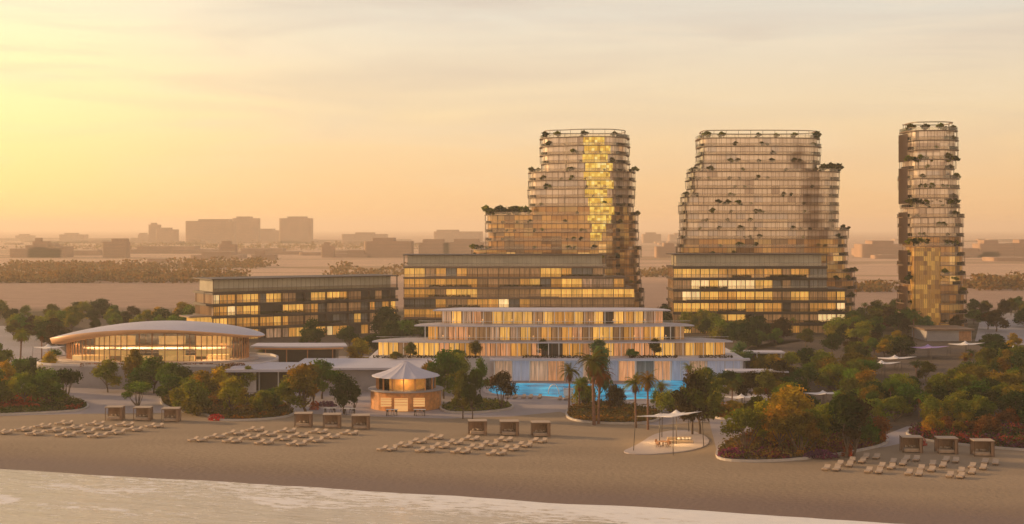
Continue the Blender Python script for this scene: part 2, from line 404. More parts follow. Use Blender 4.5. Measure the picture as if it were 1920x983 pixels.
for j in range(len(vs_) - 1):
    for i in range(nu - 1):
        mb.f.append((j * nu + i, j * nu + i + 1, (j + 1) * nu + i + 1, (j + 1) * nu + i)); mb.m.append(0); mb.sm.append(True)
tag(mb.build('beach_sand', sand_material()), kind='structure')
def sea_material():
    global nt
    m = bpy.data.materials.new('sea_material'); m.use_nodes = True; nt = m.node_tree; nt.nodes.clear()
    p = N('ShaderNodeBsdfPrincipled'); o = N('ShaderNodeOutputMaterial'); L(p.outputs[0], o.inputs[0])
    g = N('ShaderNodeNewGeometry')
    rot = N('ShaderNodeMapping'); rot.vector_type = 'TEXTURE'; rot.inputs['Location'].default_value = (SH_A.x, SH_A.y, 0); rot.inputs['Rotation'].default_value = (0, 0, math.atan2(SHD.y, SHD.x)); L(g.outputs['Position'], rot.inputs[0])
    sp_ = N('ShaderNodeSeparateXYZ'); L(rot.outputs[0], sp_.inputs[0])           # x along the shore, y inland
    m1 = N('ShaderNodeMapping'); m1.inputs['Scale'].default_value = (.10, .5, 1); L(rot.outputs[0], m1.inputs[0])
    w = N('ShaderNodeTexNoise'); w.inputs['Scale'].default_value = 1; w.inputs['Detail'].default_value = 6; w.inputs['Roughness'].default_value = .6; L(m1.outputs[0], w.inputs[0])
    m2 = N('ShaderNodeMapping'); m2.inputs['Scale'].default_value = (.6, 2.2, 1); L(rot.outputs[0], m2.inputs[0])
    w2 = N('ShaderNodeTexNoise'); w2.inputs['Scale'].default_value = 1; w2.inputs['Detail'].default_value = 4; L(m2.outputs[0], w2.inputs[0])
    h = math_('ADD', w.outputs[0], math_('MULTIPLY', w2.outputs[0], .25))
    b = N('ShaderNodeBump'); b.inputs['Strength'].default_value = .6; b.inputs['Distance'].default_value = .5; L(h, b.inputs['Height']); L(b.outputs[0], p.inputs['Normal'])
    # foam: lace along the edge and broken lines farther out
    m3 = N('ShaderNodeMapping'); m3.inputs['Scale'].default_value = (.045, .05, 1); L(rot.outputs[0], m3.inputs[0])
    w3 = N('ShaderNodeTexNoise'); w3.inputs['Scale'].default_value = 1; w3.inputs['Detail'].default_value = 3; L(m3.outputs[0], w3.inputs[0])
    m4 = N('ShaderNodeMapping'); m4.inputs['Scale'].default_value = (.35, .9, 1); L(rot.outputs[0], m4.inputs[0])
    w4 = N('ShaderNodeTexNoise'); w4.inputs['Scale'].default_value = 1; w4.inputs['Detail'].default_value = 8; w4.inputs['Roughness'].default_value = .7; L(m4.outputs[0], w4.inputs[0])
    yy = math_('ADD', sp_.outputs[1], math_('MULTIPLY', math_('SUBTRACT', w3.outputs[0], .5), 22.0))
    def band(c, wd, k):
        return math_('MULTIPLY', math_('SUBTRACT', 1.0, math_('DIVIDE', math_('ABSOLUTE', math_('SUBTRACT', yy, c)), wd), clamp=True), k)
    brk = ramp_(w3.outputs[0], [(.42, (0, 0, 0)), (.58, (1, 1, 1))])
    lines = math_('ADD', math_('MULTIPLY', band(-9, 2.8, .8), brk), math_('MULTIPLY', band(-21, 2.8, .75), math_('SUBTRACT', 1.0, brk)))
    near_ = math_('MULTIPLY', math_('ADD', math_('DIVIDE', sp_.outputs[0], 130), .0, clamp=True), math_('ADD', math_('DIVIDE', sp_.outputs[1], 16), 1.0, clamp=True))
    tot = math_('ADD', lines, math_('MULTIPLY', near_, 1.25))
    foam = math_('MULTIPLY', math_('SUBTRACT', math_('ADD', tot, math_('ADD', math_('MULTIPLY', w4.outputs[0], 2.6), -.8)), .74), 3.5, clamp=True)
    L(mix_(foam, (.62, .52, .36), (.88, .84, .76)), p.inputs['Base Color'])
    L(math_('ADD', math_('MULTIPLY', foam, .5), .2), p.inputs['Roughness'])
    p.inputs['IOR'].default_value = 1.9; p.inputs['Specular IOR Level'].default_value = .9
    return m
mb = MB(); mb.add([shp(-6000, -2500, -.9), shp(6000, -2500, -.9), shp(6000, 6, -.9), shp(-6000, 6, -.9)], [(0, 1, 2, 3)])
tag(mb.build('sea', sea_material()), kind='structure')
# haze: one closed box of even air
mb = MB(); mb.box(-11000, 11000, -400, 17000, -3, 92)
hm = bpy.data.materials.new('haze_air'); hm.use_nodes = True; nt = hm.node_tree; nt.nodes.clear()
pv = N('ShaderNodeVolumePrincipled'); pv.inputs['Color'].default_value = (1.0, .90, .75, 1); pv.inputs['Density'].default_value = .0002; pv.inputs['Anisotropy'].default_value = .25
L(pv.outputs[0], N('ShaderNodeOutputMaterial').inputs['Volume'])
tag(mb.build('haze', hm), kind='stuff')

def sheet(name, pts, mt, z, kind='structure'):
    mb = MB(); ps = [gp(*p) for p in pts]
    a = sum(ps[i - 1].x * ps[i].y - ps[i].x * ps[i - 1].y for i in range(len(ps)))
    if a < 0: ps.reverse()
    mb.add([(p.x, p.y, z) for p in ps], [tuple(range(len(ps)))])
    return tag(mb.build(name, mt), kind=kind)
mat('paving', (.36, .30, .28), .75, var=.12, vscale=.12)
mat('paving_light', (.48, .40, .36), .75, var=.1, vscale=.1)
mat('road_mat', (.36, .32, .31), .8, var=.1, vscale=.05)
sheet('paving', [(-300, 784), (0, 780), (165, 776), (330, 774), (560, 775), (700, 781), (840, 785), (960, 781), (1050, 772), (1080, 783), (1230, 798), (1330, 790), (1345, 850), (1500, 862), (1660, 838), (1780, 812), (2200, 820), (2200, 690), (1400, 690), (1400, 640), (-300, 640)], M['paving'], .004)
sheet('road', [(1828, 640), (1960, 650), (2100, 640), (2100, 600), (1920, 590), (1870, 585), (1840, 590)], M['road_mat'], .008)
sheet('path', [(-200, 660), (60, 668), (75, 640), (60, 610), (-200, 612)], M['road_mat'], .008)
# far strip of dark woods on the plain

mat('curtain_brown', (.30, .18, .11), .8, var=.15, vscale=1)
# ------------------------------------------------------------------ towers
rnd = random.Random(5)
SHRUBS = []       # (world point, size, tower name, floor from top, px)
def tower(name, label, d, ys, lr, plan, mats_of, gold=None, zbase=0.0, shrub_rate=.3, slab_mat='slab_brown', who=''):
    s = F / d
    root = empty(name, (0, d, 0)); tag(root, label, 'tower', 'terraced glass towers')
    zs = [CAMH - (y - HZ) / s for y in ys]
    jr = random.Random(len(who) * 7 + 1); jit = [(jr.uniform(-.55, .35), jr.uniform(-.35, .55)) for _ in lr]
    lrm = [((l - 960) / s + j[0], (r - 960) / s + j[1]) for (l, r), j in zip(lr, jit)]
    # crown: open pergola frame above the topmost slab
    n = len(zs)
    for k in range(n):
        z = zs[k]; zb = zs[k + 1] if k + 1 < n else zbase
        p = plan(*lrm[k])
        o = MB().prism(p, z - .26, z).build('floor_slab', M[slab_mat], root)
        h = z - .28 - zb
        if h < 1: continue
        # glazing of the storey BELOW this slab follows the plan of the slab below it
        q = inset(plan(*lrm[min(k, n - 1)]), 1.05)
        MB().prism(q, zb + .001, z - .262).build('glazing', M[mats_of(k)], root)
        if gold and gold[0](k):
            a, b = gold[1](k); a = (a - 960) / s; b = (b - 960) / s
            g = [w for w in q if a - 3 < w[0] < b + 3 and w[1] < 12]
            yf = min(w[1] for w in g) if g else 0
            MB().prism(rr(a, b, yf - .55, yf + 2.5, 1.2, 3), zb + .002, z - .264).build('glint_glazing', M['tower_painted_glint'], root)  # sunset reflection painted as a glowing strip of glazing
        # railing on the slab below
        pr = inset(plan(*lrm[min(k + 1, n - 1)]), .12)
        if k + 1 < n:
            mr = MB(); mr.ring(pr, inset(pr, .04), zb, zb + 1.0, 0)
            mr.ring(inset(pr, -.03), inset(pr, .07), zb + 1.0, zb + 1.07, 1)
            mr.build('railing', [M['rail_glass'], M['bronze']], root)
        # slender screen posts joining slab to slab
        pp = inset(plan(*lrm[k]), .22)
        mp_ = MB()
        for j, (x, y) in enumerate(along(pp, 2.1)):
            if rnd.random() < .8: mp_.box(x - .045, x + .045, y - .045, y + .045, zb, z - .28)
        if mp_.f: mp_.build('lattice', M['bronze'], root)
        # terrace shrubs where the tower steps back
        xl, xr = lrm[k]
        if k + 1 < n:
            nl, nr = lrm[k + 1]
            fr = plan(nl, nr); front = min(w[1] for w in fr)
            for (a, b) in ((nl, xl), (xr, nr)):
                if b - a > 1.5:
                    cnt = max(2, int((b - a) / 1.7))
                    for i in range(cnt):
                        x = a + (b - a) * (i + .5) / cnt; x = min(max(x, nl + 1.0), nr - 1.0)
                        SHRUBS.append(((x, d + 5 + 3 * rnd.random(), zb), (1.5 + .8 * rnd.random()) * (1.7 if b - a > 6 else 1), who, k + 2))
        for i in range(int((xr - xl) / 3.0)):
            if rnd.random() < shrub_rate:
                x = xl + 1.5 + (xr - xl - 3) * rnd.random()
                pl = [w for w in along(inset(plan(*lrm[k]), .75), .7) if abs(w[0] - x) < .8 and w[1] < 10]
                if pl and k > 0:
                    w = pl[0]; SHRUBS.append(((w[0], d + w[1], z), 1.1 + 1.2 * rnd.random() ** 2, who, k + 1))
    # pergola on the roof
    top = zs[0]; p = inset(plan(*lrm[0]), .6 + 1.0); tp = MB()
    tp.ring(p, inset(p, .3), top + 2.6, top + 2.9, 0)
    for x, y in along(inset(p, .15), 4.5): tp.box(x - .07, x + .07, y - .07, y + .07, top, top + 2.6)
    tp.build('roof_pergola', M['slab_brown'], root)
    xl, xr = lrm[0]
    for i in range(7):
        if rnd.random() < .75:
            SHRUBS.append(((xl + 1.2 + (xr - xl - 2.4) * (i + .3 * rnd.random()) / 6.4, d + 4.5, top), 1.6 + 1.3 * rnd.random(), who, 1))
    mr = MB(); pr = inset(plan(*lrm[0]), .12); mr.ring(pr, inset(pr, .04), top, top + 1.0, 0); mr.ring(inset(pr, -.03), inset(pr, .07), top + 1.0, top + 1.07, 1)
    mr.build('railing', [M['rail_glass'], M['bronze']], root)
    return root
def T2_lr(y):
    l = 1313 if y < 310 else 1296 if y < 365 else 1281 if y < 430 else 1278
    l += 1.6 * math.sin(y * .09); y += 4
    r = 1549 if y < 310 else 1584 if y < 434 else 1601 if y < 508 else 1616
    return l, r
ys2 = [258 + 15.8 * k for k in range(22)]
def plan2(l, r):
    return chaikin([(l, 5), (l + 1, 1.2), (l + 4, -.2), ((l + r) / 2, -1.2), (r - 9, 0), (r - 3, 2.5), (r, 7), (r, 13), (r - 1, 24), (l + 1, 24), (l, 12)], 2)
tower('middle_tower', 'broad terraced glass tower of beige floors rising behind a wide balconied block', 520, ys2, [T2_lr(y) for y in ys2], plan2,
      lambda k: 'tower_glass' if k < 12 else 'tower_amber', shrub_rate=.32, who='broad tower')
def T1_lr(y):
    l = 1015 if y < 318 else 991 if y < 394 else 907 if y < 460 else 881
    r = 1186 if y < 318 else 1197 if y < 394 else 1204 if y < 460 else 1208 if y < 540 else 1216
    return l, r
ys1 = [256 + 16.3 * k for k in range(21)]
c1090 = (1090 - 960) / (F / 530.); c1147 = (1150 - 960) / (F / 530.)
def plan1(l, r):
    return chaikin([(l, 13), (l + .6, 8), (l + 4, 4.6), (l + 9, 3.2), (c1090 - 6, 2.2), (c1090, -1.5), (c1147, -1.5), (c1147 + 3, 2.5), (r - 1.5, 5.5), (r, 12), (r, 22), (r - 3, 27), (l + 4, 27), (l, 22)], 2)
tower('golden_tower', 'tall terraced glass tower with painted golden glint strip and stepped shrub terraces on its left', 530, ys1, [T1_lr(y) for y in ys1], plan1,
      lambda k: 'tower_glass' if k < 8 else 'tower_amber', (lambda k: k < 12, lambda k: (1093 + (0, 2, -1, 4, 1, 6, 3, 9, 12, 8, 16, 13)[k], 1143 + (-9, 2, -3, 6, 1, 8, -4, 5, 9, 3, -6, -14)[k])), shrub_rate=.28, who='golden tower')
ys3 = [244 + 18.1 * k for k in range(21)]
def T3_lr(y):
    return (1708, 1806) if y < 300 else (1706, 1809) if y < 385 else (1705, 1819) if y < 460 else (1704, 1822) if y < 530 else (1703, 1825)
def plan3(l, r):
    return chaikin([(l, 6), (l + 1.2, 1.5), (l + 4, 0), ((l + r) / 2 + 2, -1.2), (r - 4, 0), (r - .6, 3), (r, 8), (r, 15), (r - 2, 17), (l + 2, 17), (l, 15)], 2)
d3 = 462.
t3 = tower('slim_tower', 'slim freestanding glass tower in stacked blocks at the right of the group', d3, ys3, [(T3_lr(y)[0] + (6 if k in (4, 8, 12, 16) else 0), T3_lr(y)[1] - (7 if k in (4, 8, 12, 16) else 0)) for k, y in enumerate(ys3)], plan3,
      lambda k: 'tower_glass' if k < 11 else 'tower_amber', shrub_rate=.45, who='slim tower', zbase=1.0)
s3 = F / d3
# garden storeys between the blocks of the slim tower, and its dark left fins
for y0 in (302, 383, 458, 527):
    z = CAMH - (y0 - HZ) / s3
    for i in range(9):
        x = (1706 + i * 11 - 960) / s3; SHRUBS.append(((x, d3 + .9 + .6 * rnd.random(), z - .2), 1.7 + rnd.random() * .9, 'slim tower', int((y0 - 244) / 18) + 2))
for (ya, yb) in ((250, 302), (314, 382), (398, 458), (470, 527), (538, 606)):
    fm = MB()
    for q in range(9): fm.box((1703 - 960) / s3 - .2, (1703 - 960) / s3 + .25, 1.6 + q * 1.15, 1.75 + q * 1.15, CAMH - (yb - HZ) / s3, CAMH - (ya - HZ) / s3)
    fm.build('side_louver', M['bronze'], t3)
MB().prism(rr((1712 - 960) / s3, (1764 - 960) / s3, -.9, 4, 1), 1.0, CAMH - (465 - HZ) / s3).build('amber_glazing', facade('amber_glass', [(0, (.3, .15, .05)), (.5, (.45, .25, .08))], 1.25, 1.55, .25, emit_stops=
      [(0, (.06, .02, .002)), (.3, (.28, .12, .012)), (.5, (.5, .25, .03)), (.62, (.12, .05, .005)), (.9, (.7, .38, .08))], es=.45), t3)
rb = gp(1782, 640, 0)
b = empty('plinth_building', (0, rb.y, 0)); tag(b, 'low brown flat roofed building at the foot of the slim tower', 'building')
sp3 = F / rb.y
MB().box((1738 - 960) / sp3, (1822 - 960) / sp3, 0, 16, 0, 3.2).build('wall', M['stone_grey'], b)
MB().box((1732 - 960) / sp3, (1826 - 960) / sp3, -.8, 16.5, 3.2, 3.7).build('roof', M['slab_brown'], b)
MB().box((1798 - 960) / sp3, (1821 - 960) / sp3, -.05, 0, .1, 3.0).build('timber_panel', M['timber'], b)

# ------------------------------------------------------------------ balconied blocks
def window_mesh(w, h, mt, frame='dark_metal', mull=2):
    mb = MB(); mb.box(.06, w - .06, 0, .08, 0, h, 0)
    for i in range(mull + 1):
        x = w * i / mull; x0 = max(0, x - .05); mb.box(x0, min(w, x0 + .1), -.05, .0, 0, h, 1)
    mb.box(.1, w - .1, -.05, 0, h - .12, h, 1)
    return mb
def block(name, label, A, B, depth, levels, nb, tones, clear=None, th=.8, slab='slab_dark', nbalc=3, seed=1, xlims=None, overhang=1.6, lit=None):
    """A, B: ends of the front in plan; levels: floor heights from the ground up; the top storey is a set back clerestory"""
    r = random.Random(seed)
    A = Vector(A); B = Vector(B); Lg = (B - A).length; ang = math.atan2(B.y - A.y, B.x - A.x)
    root = empty(name, (A.x, A.y, 0), ang); tag(root, label, 'hotel block', 'balconied hotel blocks')
    cache = {}
    bw = Lg / nb
    top = levels[-1]
    n = len(levels) - 1
    for k in range(n):
        z0, z1 = levels[k], levels[k + 1]
        x0, x1 = (0, Lg) if not xlims else xlims[k]
        last = k == n - 1
        if not last:
            MB().box(x0 + .3, x1 - .3, overhang + .12, depth - .5, z0 + .002, z1 - th - .002).build('storey', M['block_glass'], root)
            MB().box(x0 - .2, x1 + .2, 0, depth, z1 - th, z1).build('floor_slab', M[slab], root)
            j0 = int(round(x0 / bw)); j1 = int(round(x1 / bw))
            for j in range(j0, j1):
                if j == j0 or r.random() < .5: tn = lit(k, (j + .5) / nb, r)
                key = (tn, round(z1 - z0, 2))
                if key not in cache:
                    w = window_mesh(bw - .08, z1 - z0 - th - .02, tn).build('window', [M[tn], M['dark_metal']], root); cache[key] = w
                else:
                    w = cache[key].copy(); COL.objects.link(w); setp(w, root)
                w.location = (j * bw + .04, overhang, z0 + .005)
            # railing of this storey
            if k > 0:
                mr = MB(); mr.box(x0, x1, .06, .10, z0 + .001, z0 + 1.0, 0); mr.box(x0, x1, .04, .12, z0 + 1.0, z0 + 1.07, 1)
                mr.build('railing', [M['rail_glass'], M['dark_metal']], root)
            # posts at room divisions
            for j in range(j0, j1 + 1, 3):
                xx = min(max(j * bw, x0 + .1), x1 - .1)
                MB().box(xx - .06, xx + .06, .13, overhang - .06, z0 + .001, z1 - th - .002).build('party_wall', M['bronze'], root)
            # boxy planted balconies that stick out
            if k > 0:
                for _ in range(nbalc):
                    a = x0 + (x1 - x0) * r.random() * .85; w_ = bw * r.choice((2, 3, 4))
                    w_ = min(w_, x1 - a)
                    if w_ < 2: continue
                    bb = MB(); bb.box(a, a + w_, -1.3, -.003, z0 - .45, z0 - .02)
                    bb.box(a, a + w_, -1.3, -1.2, z0 - .02, z0 + .35)
                    bb.build('balcony', M[slab], root)
                    if r.random() < .5:
                        hb = MB(); 
                        for q in range(int(w_ * 26)):
                            leafquad(hb, (a + r.random() * w_, -1.25 + r.random() * .9, z0 + .1 + r.random() * .7), .22 + .15 * r.random(), r)
                        ob = hb.build('balcony_planting', M['leaf'], root); ob.color = (.07, .06, .025, 1)
        else:
            MB().box(x0 + 1.2, x1 - 1.2, overhang + 1.2, depth - 2, z0 + .002, z1 - .3).build('clerestory', M['clerestory'], root)
            fm = MB(); q = x0 + 1.2
            while q < x1 - 1.2: fm.box(q, q + .05, overhang + 1.08, overhang + 1.19, z0 + .002, z1 - .3); q += 1.6
            fm.build('fins', M['slab_brown'], root)
            MB().box(x0 - .4, x1 + .4, .2, depth, z1 - .3, z1).build('roof', M['slab_dark'], root)
            mr = MB(); mr.box(x0, x1, .06, .10, z0 + .001, z0 + 1.0, 0); mr.box(x0, x1, .04, .12, z0 + 1.0, z0 + 1.07, 1)
            mr.build('railing', [M['rail_glass'], M['dark_metal']], root)
            for q in (x0 + .1, x1 - .1):
                MB().box(q - .12, q + .12, .3, .6, z0 + .002, z1 - .3).build('post', M['dark_metal'], root)
    return root
def leafquad(mb, c, sz, r, m=0, up=0.0):
    a = Vector((r.uniform(-1, 1), r.uniform(-1, 1), r.uniform(-1, 1) )); 
    if a.length < .1: a = Vector((1, 0, 0))
    a.normalize(); b = a.orthogonal().normalized(); t = r.uniform(0, 6.28)
    q = Matrix.Rotation(t, 3, a) @ b; w = a.cross(q); c = Vector(c)
    mb.add([c - q * sz, c + w * sz * .6, c + q * sz, c - w * sz * .6], [(0, 1, 2, 3)], m)

dl, dr = F / 6.2, F / 5.74
def lit3(k, t, r):
    if t < .24: return r.choice(['win_gold', 'win_gold', 'win_bright', 'win_amber'])
    return r.choices(['win_gold', 'win_brown', 'win_dark', 'win_grey', 'win_pale', 'win_amber', 'win_bright'], [3.8, 2.8, 2.4, 1.2, .9, 2.6, .7])[0]
w3 = block('left_hotel_block', 'long low dark hotel block receding behind the domed pavilion, gold lit windows', ((400 - 960) / 6.2, dl), ((746 - 960) / 5.74, dr), 17,
      [0, 3.7, 7.4, 11, 14.6, 18.6], 25, None, nbalc=3, seed=3, lit=lit3)
# framed loggia sticking out at its left end
fm = MB(); fm.box(-2.8, 0, .5, .7, 14.4, 14.6); fm.box(-2.8, -2.6, .5, .7, 11.2, 14.4); fm.box(-2.8, 2.5, -1.2, 6, 10.6, 11.0)
fm.build('loggia', M['slab_dark'], w3)
fm = MB(); fm.box(-7.5, 0, 0, 9, 7.1, 7.5); fm.build('canopy', M['slab_brown'], w3)
fm = MB(); fm.box(-5.5, .1, 1.2, 8, 3.9, 7.1); fm.build('side_wing', M['win_gold'], w3)
s4 = 5.4; d4 = F / s4
def lit4(k, t, r):
    if k >= 5: return r.choices(['win_gold', 'win_brown', 'win_grey', 'win_pale', 'win_amber'], [2.2, 2.6, 1.2, 1.2, 3])[0]
    return r.choices(['win_gold', 'win_brown', 'win_grey', 'win_dark', 'win_pale', 'win_amber', 'win_bright'], [3.6, 3, .9, .3, .8, 3.4, .4])[0]
x0 = (757 - 960) / s4; L4 = (1191 - 757) / s4; Lt = (1137 - 757) / s4
block('centre_hotel_block', 'wide amber glazed hotel block in front of the golden tower, with pale top storey', (x0, d4), (x0 + L4, d4 + 1.5), 17,
      [0, 2.9, 6.4, 9.9, 13.4, 17.0, 20.7, 24.8], 22, None, seed=5, slab='slab_brown', lit=lit4, nbalc=2, th=.55,
      xlims=[(0, L4), (0, L4), (0, L4), (0, L4 - 1), (0, L4 - 3), (0, Lt), (0, Lt)])
s5 = 5.8; d5 = F / s5
def lit5(k, t, r):
    if t < .52 and k >= 2: return r.choices(['win_gold', 'win_bright', 'win_amber', 'win_brown'], [5, 1.2, 1.5, 1.4])[0]
    if .86 < t and k in (1, 2): return 'win_bright'
    if k >= 4: return r.choices(['win_pale', 'win_grey', 'win_brown', 'win_amber'], [1, 2, 2, 1])[0]
    return r.choices(['win_gold', 'win_dark', 'win_brown', 'win_amber'], [2.4, 1.8, 2.5, 2])[0]
x0 = (1263 - 960) / s5; L5 = (1588 - 1263) / s5; Lt = (1552 - 1263) / s5
block('right_hotel_block', 'dark hotel block with rows of bright gold windows at the foot of the broad tower', (x0, d5), (x0 + L5, d5 + 1), 17,
      [0, 3.2, 6.9, 10.6, 14.3, 18.0, 21.7, 25.6], 19, None, seed=8, lit=lit5, nbalc=4,
      xlims=[(0, L5), (0, L5), (0, L5), (0, L5), (0, Lt), (0, Lt), (0, Lt)])
# ------------------------------------------------------------------ tiered beach pavilion and the pool building
def curtain_row(root, pts_fn, x0, x1, w, z0, z1, tones, rd, frame='white_metal', mull=2):
    """bays of glazing that follow a curved front y = pts_fn(x)"""
    n = max(1, int(round((x1 - x0) / w))); w = (x1 - x0) / n; cache = {}
    for j in range(n):
        a = x0 + j * w; ya, yb = pts_fn(a), pts_fn(a + w)
        tn = rd.choices([t for t, _ in tones], [q for _, q in tones])[0]
        if tn not in cache:
            o = window_mesh(w - .03, z1 - z0, tn, mull=mull).build('window', [M[tn], M[frame]], root); cache[tn] = o
        else: o = cache[tn].copy(); COL.objects.link(o); setp(o, root)
        o.location = (a + .015, ya, z0); o.rotation_euler = (0, 0, math.atan2(yb - ya, w))
TIERS = []
rt = random.Random(11)
tp_root = empty('beach_pavilion', ((1040 - 960) / 8.0, 318, 0))
tag(tp_root, 'white three tiered glass pavilion with wide flat curved roofs above the blue pool', 'pavilion')
X0 = tp_root.location.x
def tier(pxl, pxr, d, z0, z1, fl, ov, tones, slabm='white_roof', th=.28, w=2.35, wl=None, wr=None, depth=13):
    s = F / d; xl, xr = (pxl - 960) / s - X0, (pxr - 960) / s - X0; y0 = d - 318
    def front(x):
        t = (x - (xl + xr) / 2) / ((xr - xl) / 2); return y0 + ov + 3.0 * t * t + .0
    poly = []
    n = 28
    for i in range(n + 1):
        x = xl + (xr - xl) * i / n; poly.append((x, front(x) - ov))
    poly += [(xr - 1, y0 + 8), (xr - 6, y0 + depth), (xl + 6, y0 + depth), (xl + 1, y0 + 8)]
    MB().prism(poly, z1 - th, z1).build('roof_slab', M[slabm], tp_root)
    a, b = (xl + 5 if wl is None else (wl - 960) / s - X0), (xr - 5 if wr is None else (wr - 960) / s - X0)
    curtain_row(tp_root, front, a, b, w, z0 + .01, z1 - th - .003, tones, rt, mull=2, frame='bronze')
    core = [(a + (b - a) * i / 12, front(a + (b - a) * i / 12) + .3) for i in range(13)] + [(b - 1, y0 + depth - 2), (a + 1, y0 + depth - 2)]
    MB().prism(core, z0 + .005, z1 - th - .004).build('storey', M['block_glass'], tp_root)
    x = xl + 2.5
    while x < xr - 2:
        MB().box(x - .09, x + .09, front(x) - ov + .4, front(x) - ov + .58, z0 + .01, z1 - th - .002).build('column', M['white_metal'], tp_root); x += 2.35
    return front, xl, xr, y0
warm = [('win_gold', 3.5), ('win_pale', 1.6), ('win_amber', 3), ('win_dark', 1.9), ('win_brown', 3), ('win_bright', .4), ('win_pink', .8)]
fr3 = tier(695, 1378, 317, 5.0, 8.3, 0, 2.2, [('win_pink', 4), ('win_pale', 1), ('win_gold', 2.5), ('win_amber', 3), ('win_brown', 1.6), ('win_dark', .6)], wl=705, wr=1366)
fr2 = tier(775, 1305, 320.5, 8.3, 11.7, 0, 2.2, warm, wl=800, wr=1288)
fr1 = tier(810, 1260, 325.5, 11.7, 14.9, 0, 2.6, warm, wl=826, wr=1248)
for fr_, z, a, b in ((fr3, 8.3, 778, 1300), (fr2, 11.7, 815, 1255)):
    f, xl, xr, y0 = fr_; s = F / (318 + y0); q0, q1 = (a - 960) / s - X0, (b - 960) / s - X0
    xs = [xl + 1 + (xr - xl - 2) * i / 26 for i in range(27)]
    ov = 2.4
    mr = MB()
    for i in range(26):
        xa, xb = xs[i], xs[i + 1]; ya, yb = f(xa) - ov + .25, f(xb) - ov + .25
        mr.add([(xa, ya, z + .002), (xb, yb, z + .002), (xb, yb, z + 1.0), (xa, ya, z + 1.0)], [(0, 1, 2, 3)], 0)
        mr.tube((xa, ya, z + 1.02), (xb, yb, z + 1.02), .04, n=4, m=1)
    mr.build('railing', [M['rail_glass'], M['white_metal']], tp_root)
# podium that carries the tiers
pod = empty('terrace_podium', (0, 314, 0)); tag(pod, 'broad pale terrace podium carrying the tiered pavilion beside the white flat roofed wing', 'terrace')
MB().box((690 - 960) / 8.41, (1396 - 960) / 8.41, .8, 36, 0, 4.99).build('wall', M['concrete'], pod)
# pool building
pb = empty('pool_building', ((1160 - 960) / 8.41, 313, 0)); tag(pb, 'single storey pool house with pink and blue glass bays along the blue pool', 'pool house')
xa, xb = (927 - 960) / 8.41 - pb.location.x, (1392 - 960) / 8.41 - pb.location.x
MB().prism([(xa - 1, -2.2), (xb, -2.2), (xb + 1.5, -1), (xb + 1.5, .75), (xa - 1, .75)], 4.62, 5.02).build('roof', M['white_roof'], pb)
curtain_row(pb, lambda x: .35, xa, xb, 3.9, .01, 4.6, [('win_pink', 2.5), ('win_blue', 5.5), ('win_pale', 1.5), ('win_grey', 1)], rt, mull=2)
x = xa
while x < xb: MB().box(x - .1, x + .1, -1.8, -1.6, 0.01, 4.61).build('column', M['white_metal'], pb); x += 7.8

# ------------------------------------------------------------------ domed pavilion
dm = empty('domed_pavilion', ((297 - 960) / 8.34, 316, 0)); tag(dm, 'round glass pavilion under a wide shallow white dome roof with copper rim', 'pavilion')
A_, B_ = 23.8, 14.0
def rimz(u): return 9.7 + 2.5 * (1 - u * u) + .25 * u
rb_ = MB(); NT, NRR = 72, 10
for j in range(NRR + 1):
    q = j / NRR
    for i in range(NT):
        t = 2 * math.pi * i / NT; u = math.cos(t) * q
        rb_.v.append((A_ * q * math.cos(t), B_ * q * math.sin(t), 9.7 + 2.5 * (1 - u * u) + .25 * u + .75 * (1 - q * q)))
for j in range(NRR):
    for i in range(NT):
        rb_.f.append((j * NT + i, (j + 1) * NT + i, (j + 1) * NT + (i + 1) % NT, j * NT + (i + 1) % NT)); rb_.m.append(0); rb_.sm.append(True)
rb_.build('dome_roof', M['white_roof'], dm)
fb = MB(); vs = []
for ring_ in range(4):
    for i in range(NT):
        t = 2 * math.pi * i / NT; u = math.cos(t); h = .85 - .55 * u * .9; h = max(.25, h) * (1 if math.sin(t) < .2 else .6)
        zr = rimz(u)
        k, dz = ((1.0, 0), (1.006, -.12), (.985, -h), (.88, -h - .12))[ring_]
        fb.v.append((A_ * k * u, B_ * k * math.sin(t), zr + dz))
for j in range(3):
    for i in range(NT):
        fb.f.append((j * NT + i, (j + 1) * NT + i, (j + 1) * NT + (i + 1) % NT, j * NT + (i + 1) % NT)); fb.m.append(0); fb.sm.append(True)
fb.build('rim', M['copper'], dm)
# ceiling
cb_ = MB()
for j in range(2):
    for i in range(NT):
        t = 2 * math.pi * i / NT; u = math.cos(t) * (.89 if j else .02)
        cb_.v.append((A_ * u, B_ * (.89 if j else .02) * math.sin(t), rimz(u) - .9))
for i in range(NT): cb_.f.append((i, (i + 1) % NT, NT + (i + 1) % NT, NT + i)); cb_.m.append(0); cb_.sm.append(True)
cb_.build('ceiling', M['timber'], dm)
def ell(a, b, n=48): return [(a * math.cos(2 * math.pi * i / n), b * math.sin(2 * math.pi * i / n)) for i in range(n)]
MB().prism(ell(22.5, 12.5), 4.6, 5.0).build('floor', M['paving_light'], dm)
gl = ell(20, 10.6, 60); gm = MB()
for i in range(60):
    a, b = gl[i], gl[(i + 1) % 60]; gm.add([(a[0], a[1], 5.01), (b[0], b[1], 5.01), (b[0], b[1], rimz(b[0] / A_) - .95), (a[0], a[1], rimz(a[0] / A_) - .95)], [(0, 1, 2, 3)])
gm.build('glazing', M['clear_glass'], dm)
r_ = random.Random(3)
for i in range(92):
    t = 2 * math.pi * i / 92
    if math.sin(t) > .3 and i % 3: continue
    if (-1.75 < t - 2 * math.pi * .99 < -1.2) and i % 2: continue
    x, y = 20.25 * math.cos(t), 10.85 * math.sin(t)
    MB().box(x - .09, x + .09, y - .09, y + .09, 5.01, rimz(x / A_) - .93).build('timber_column', M['timber'], dm)
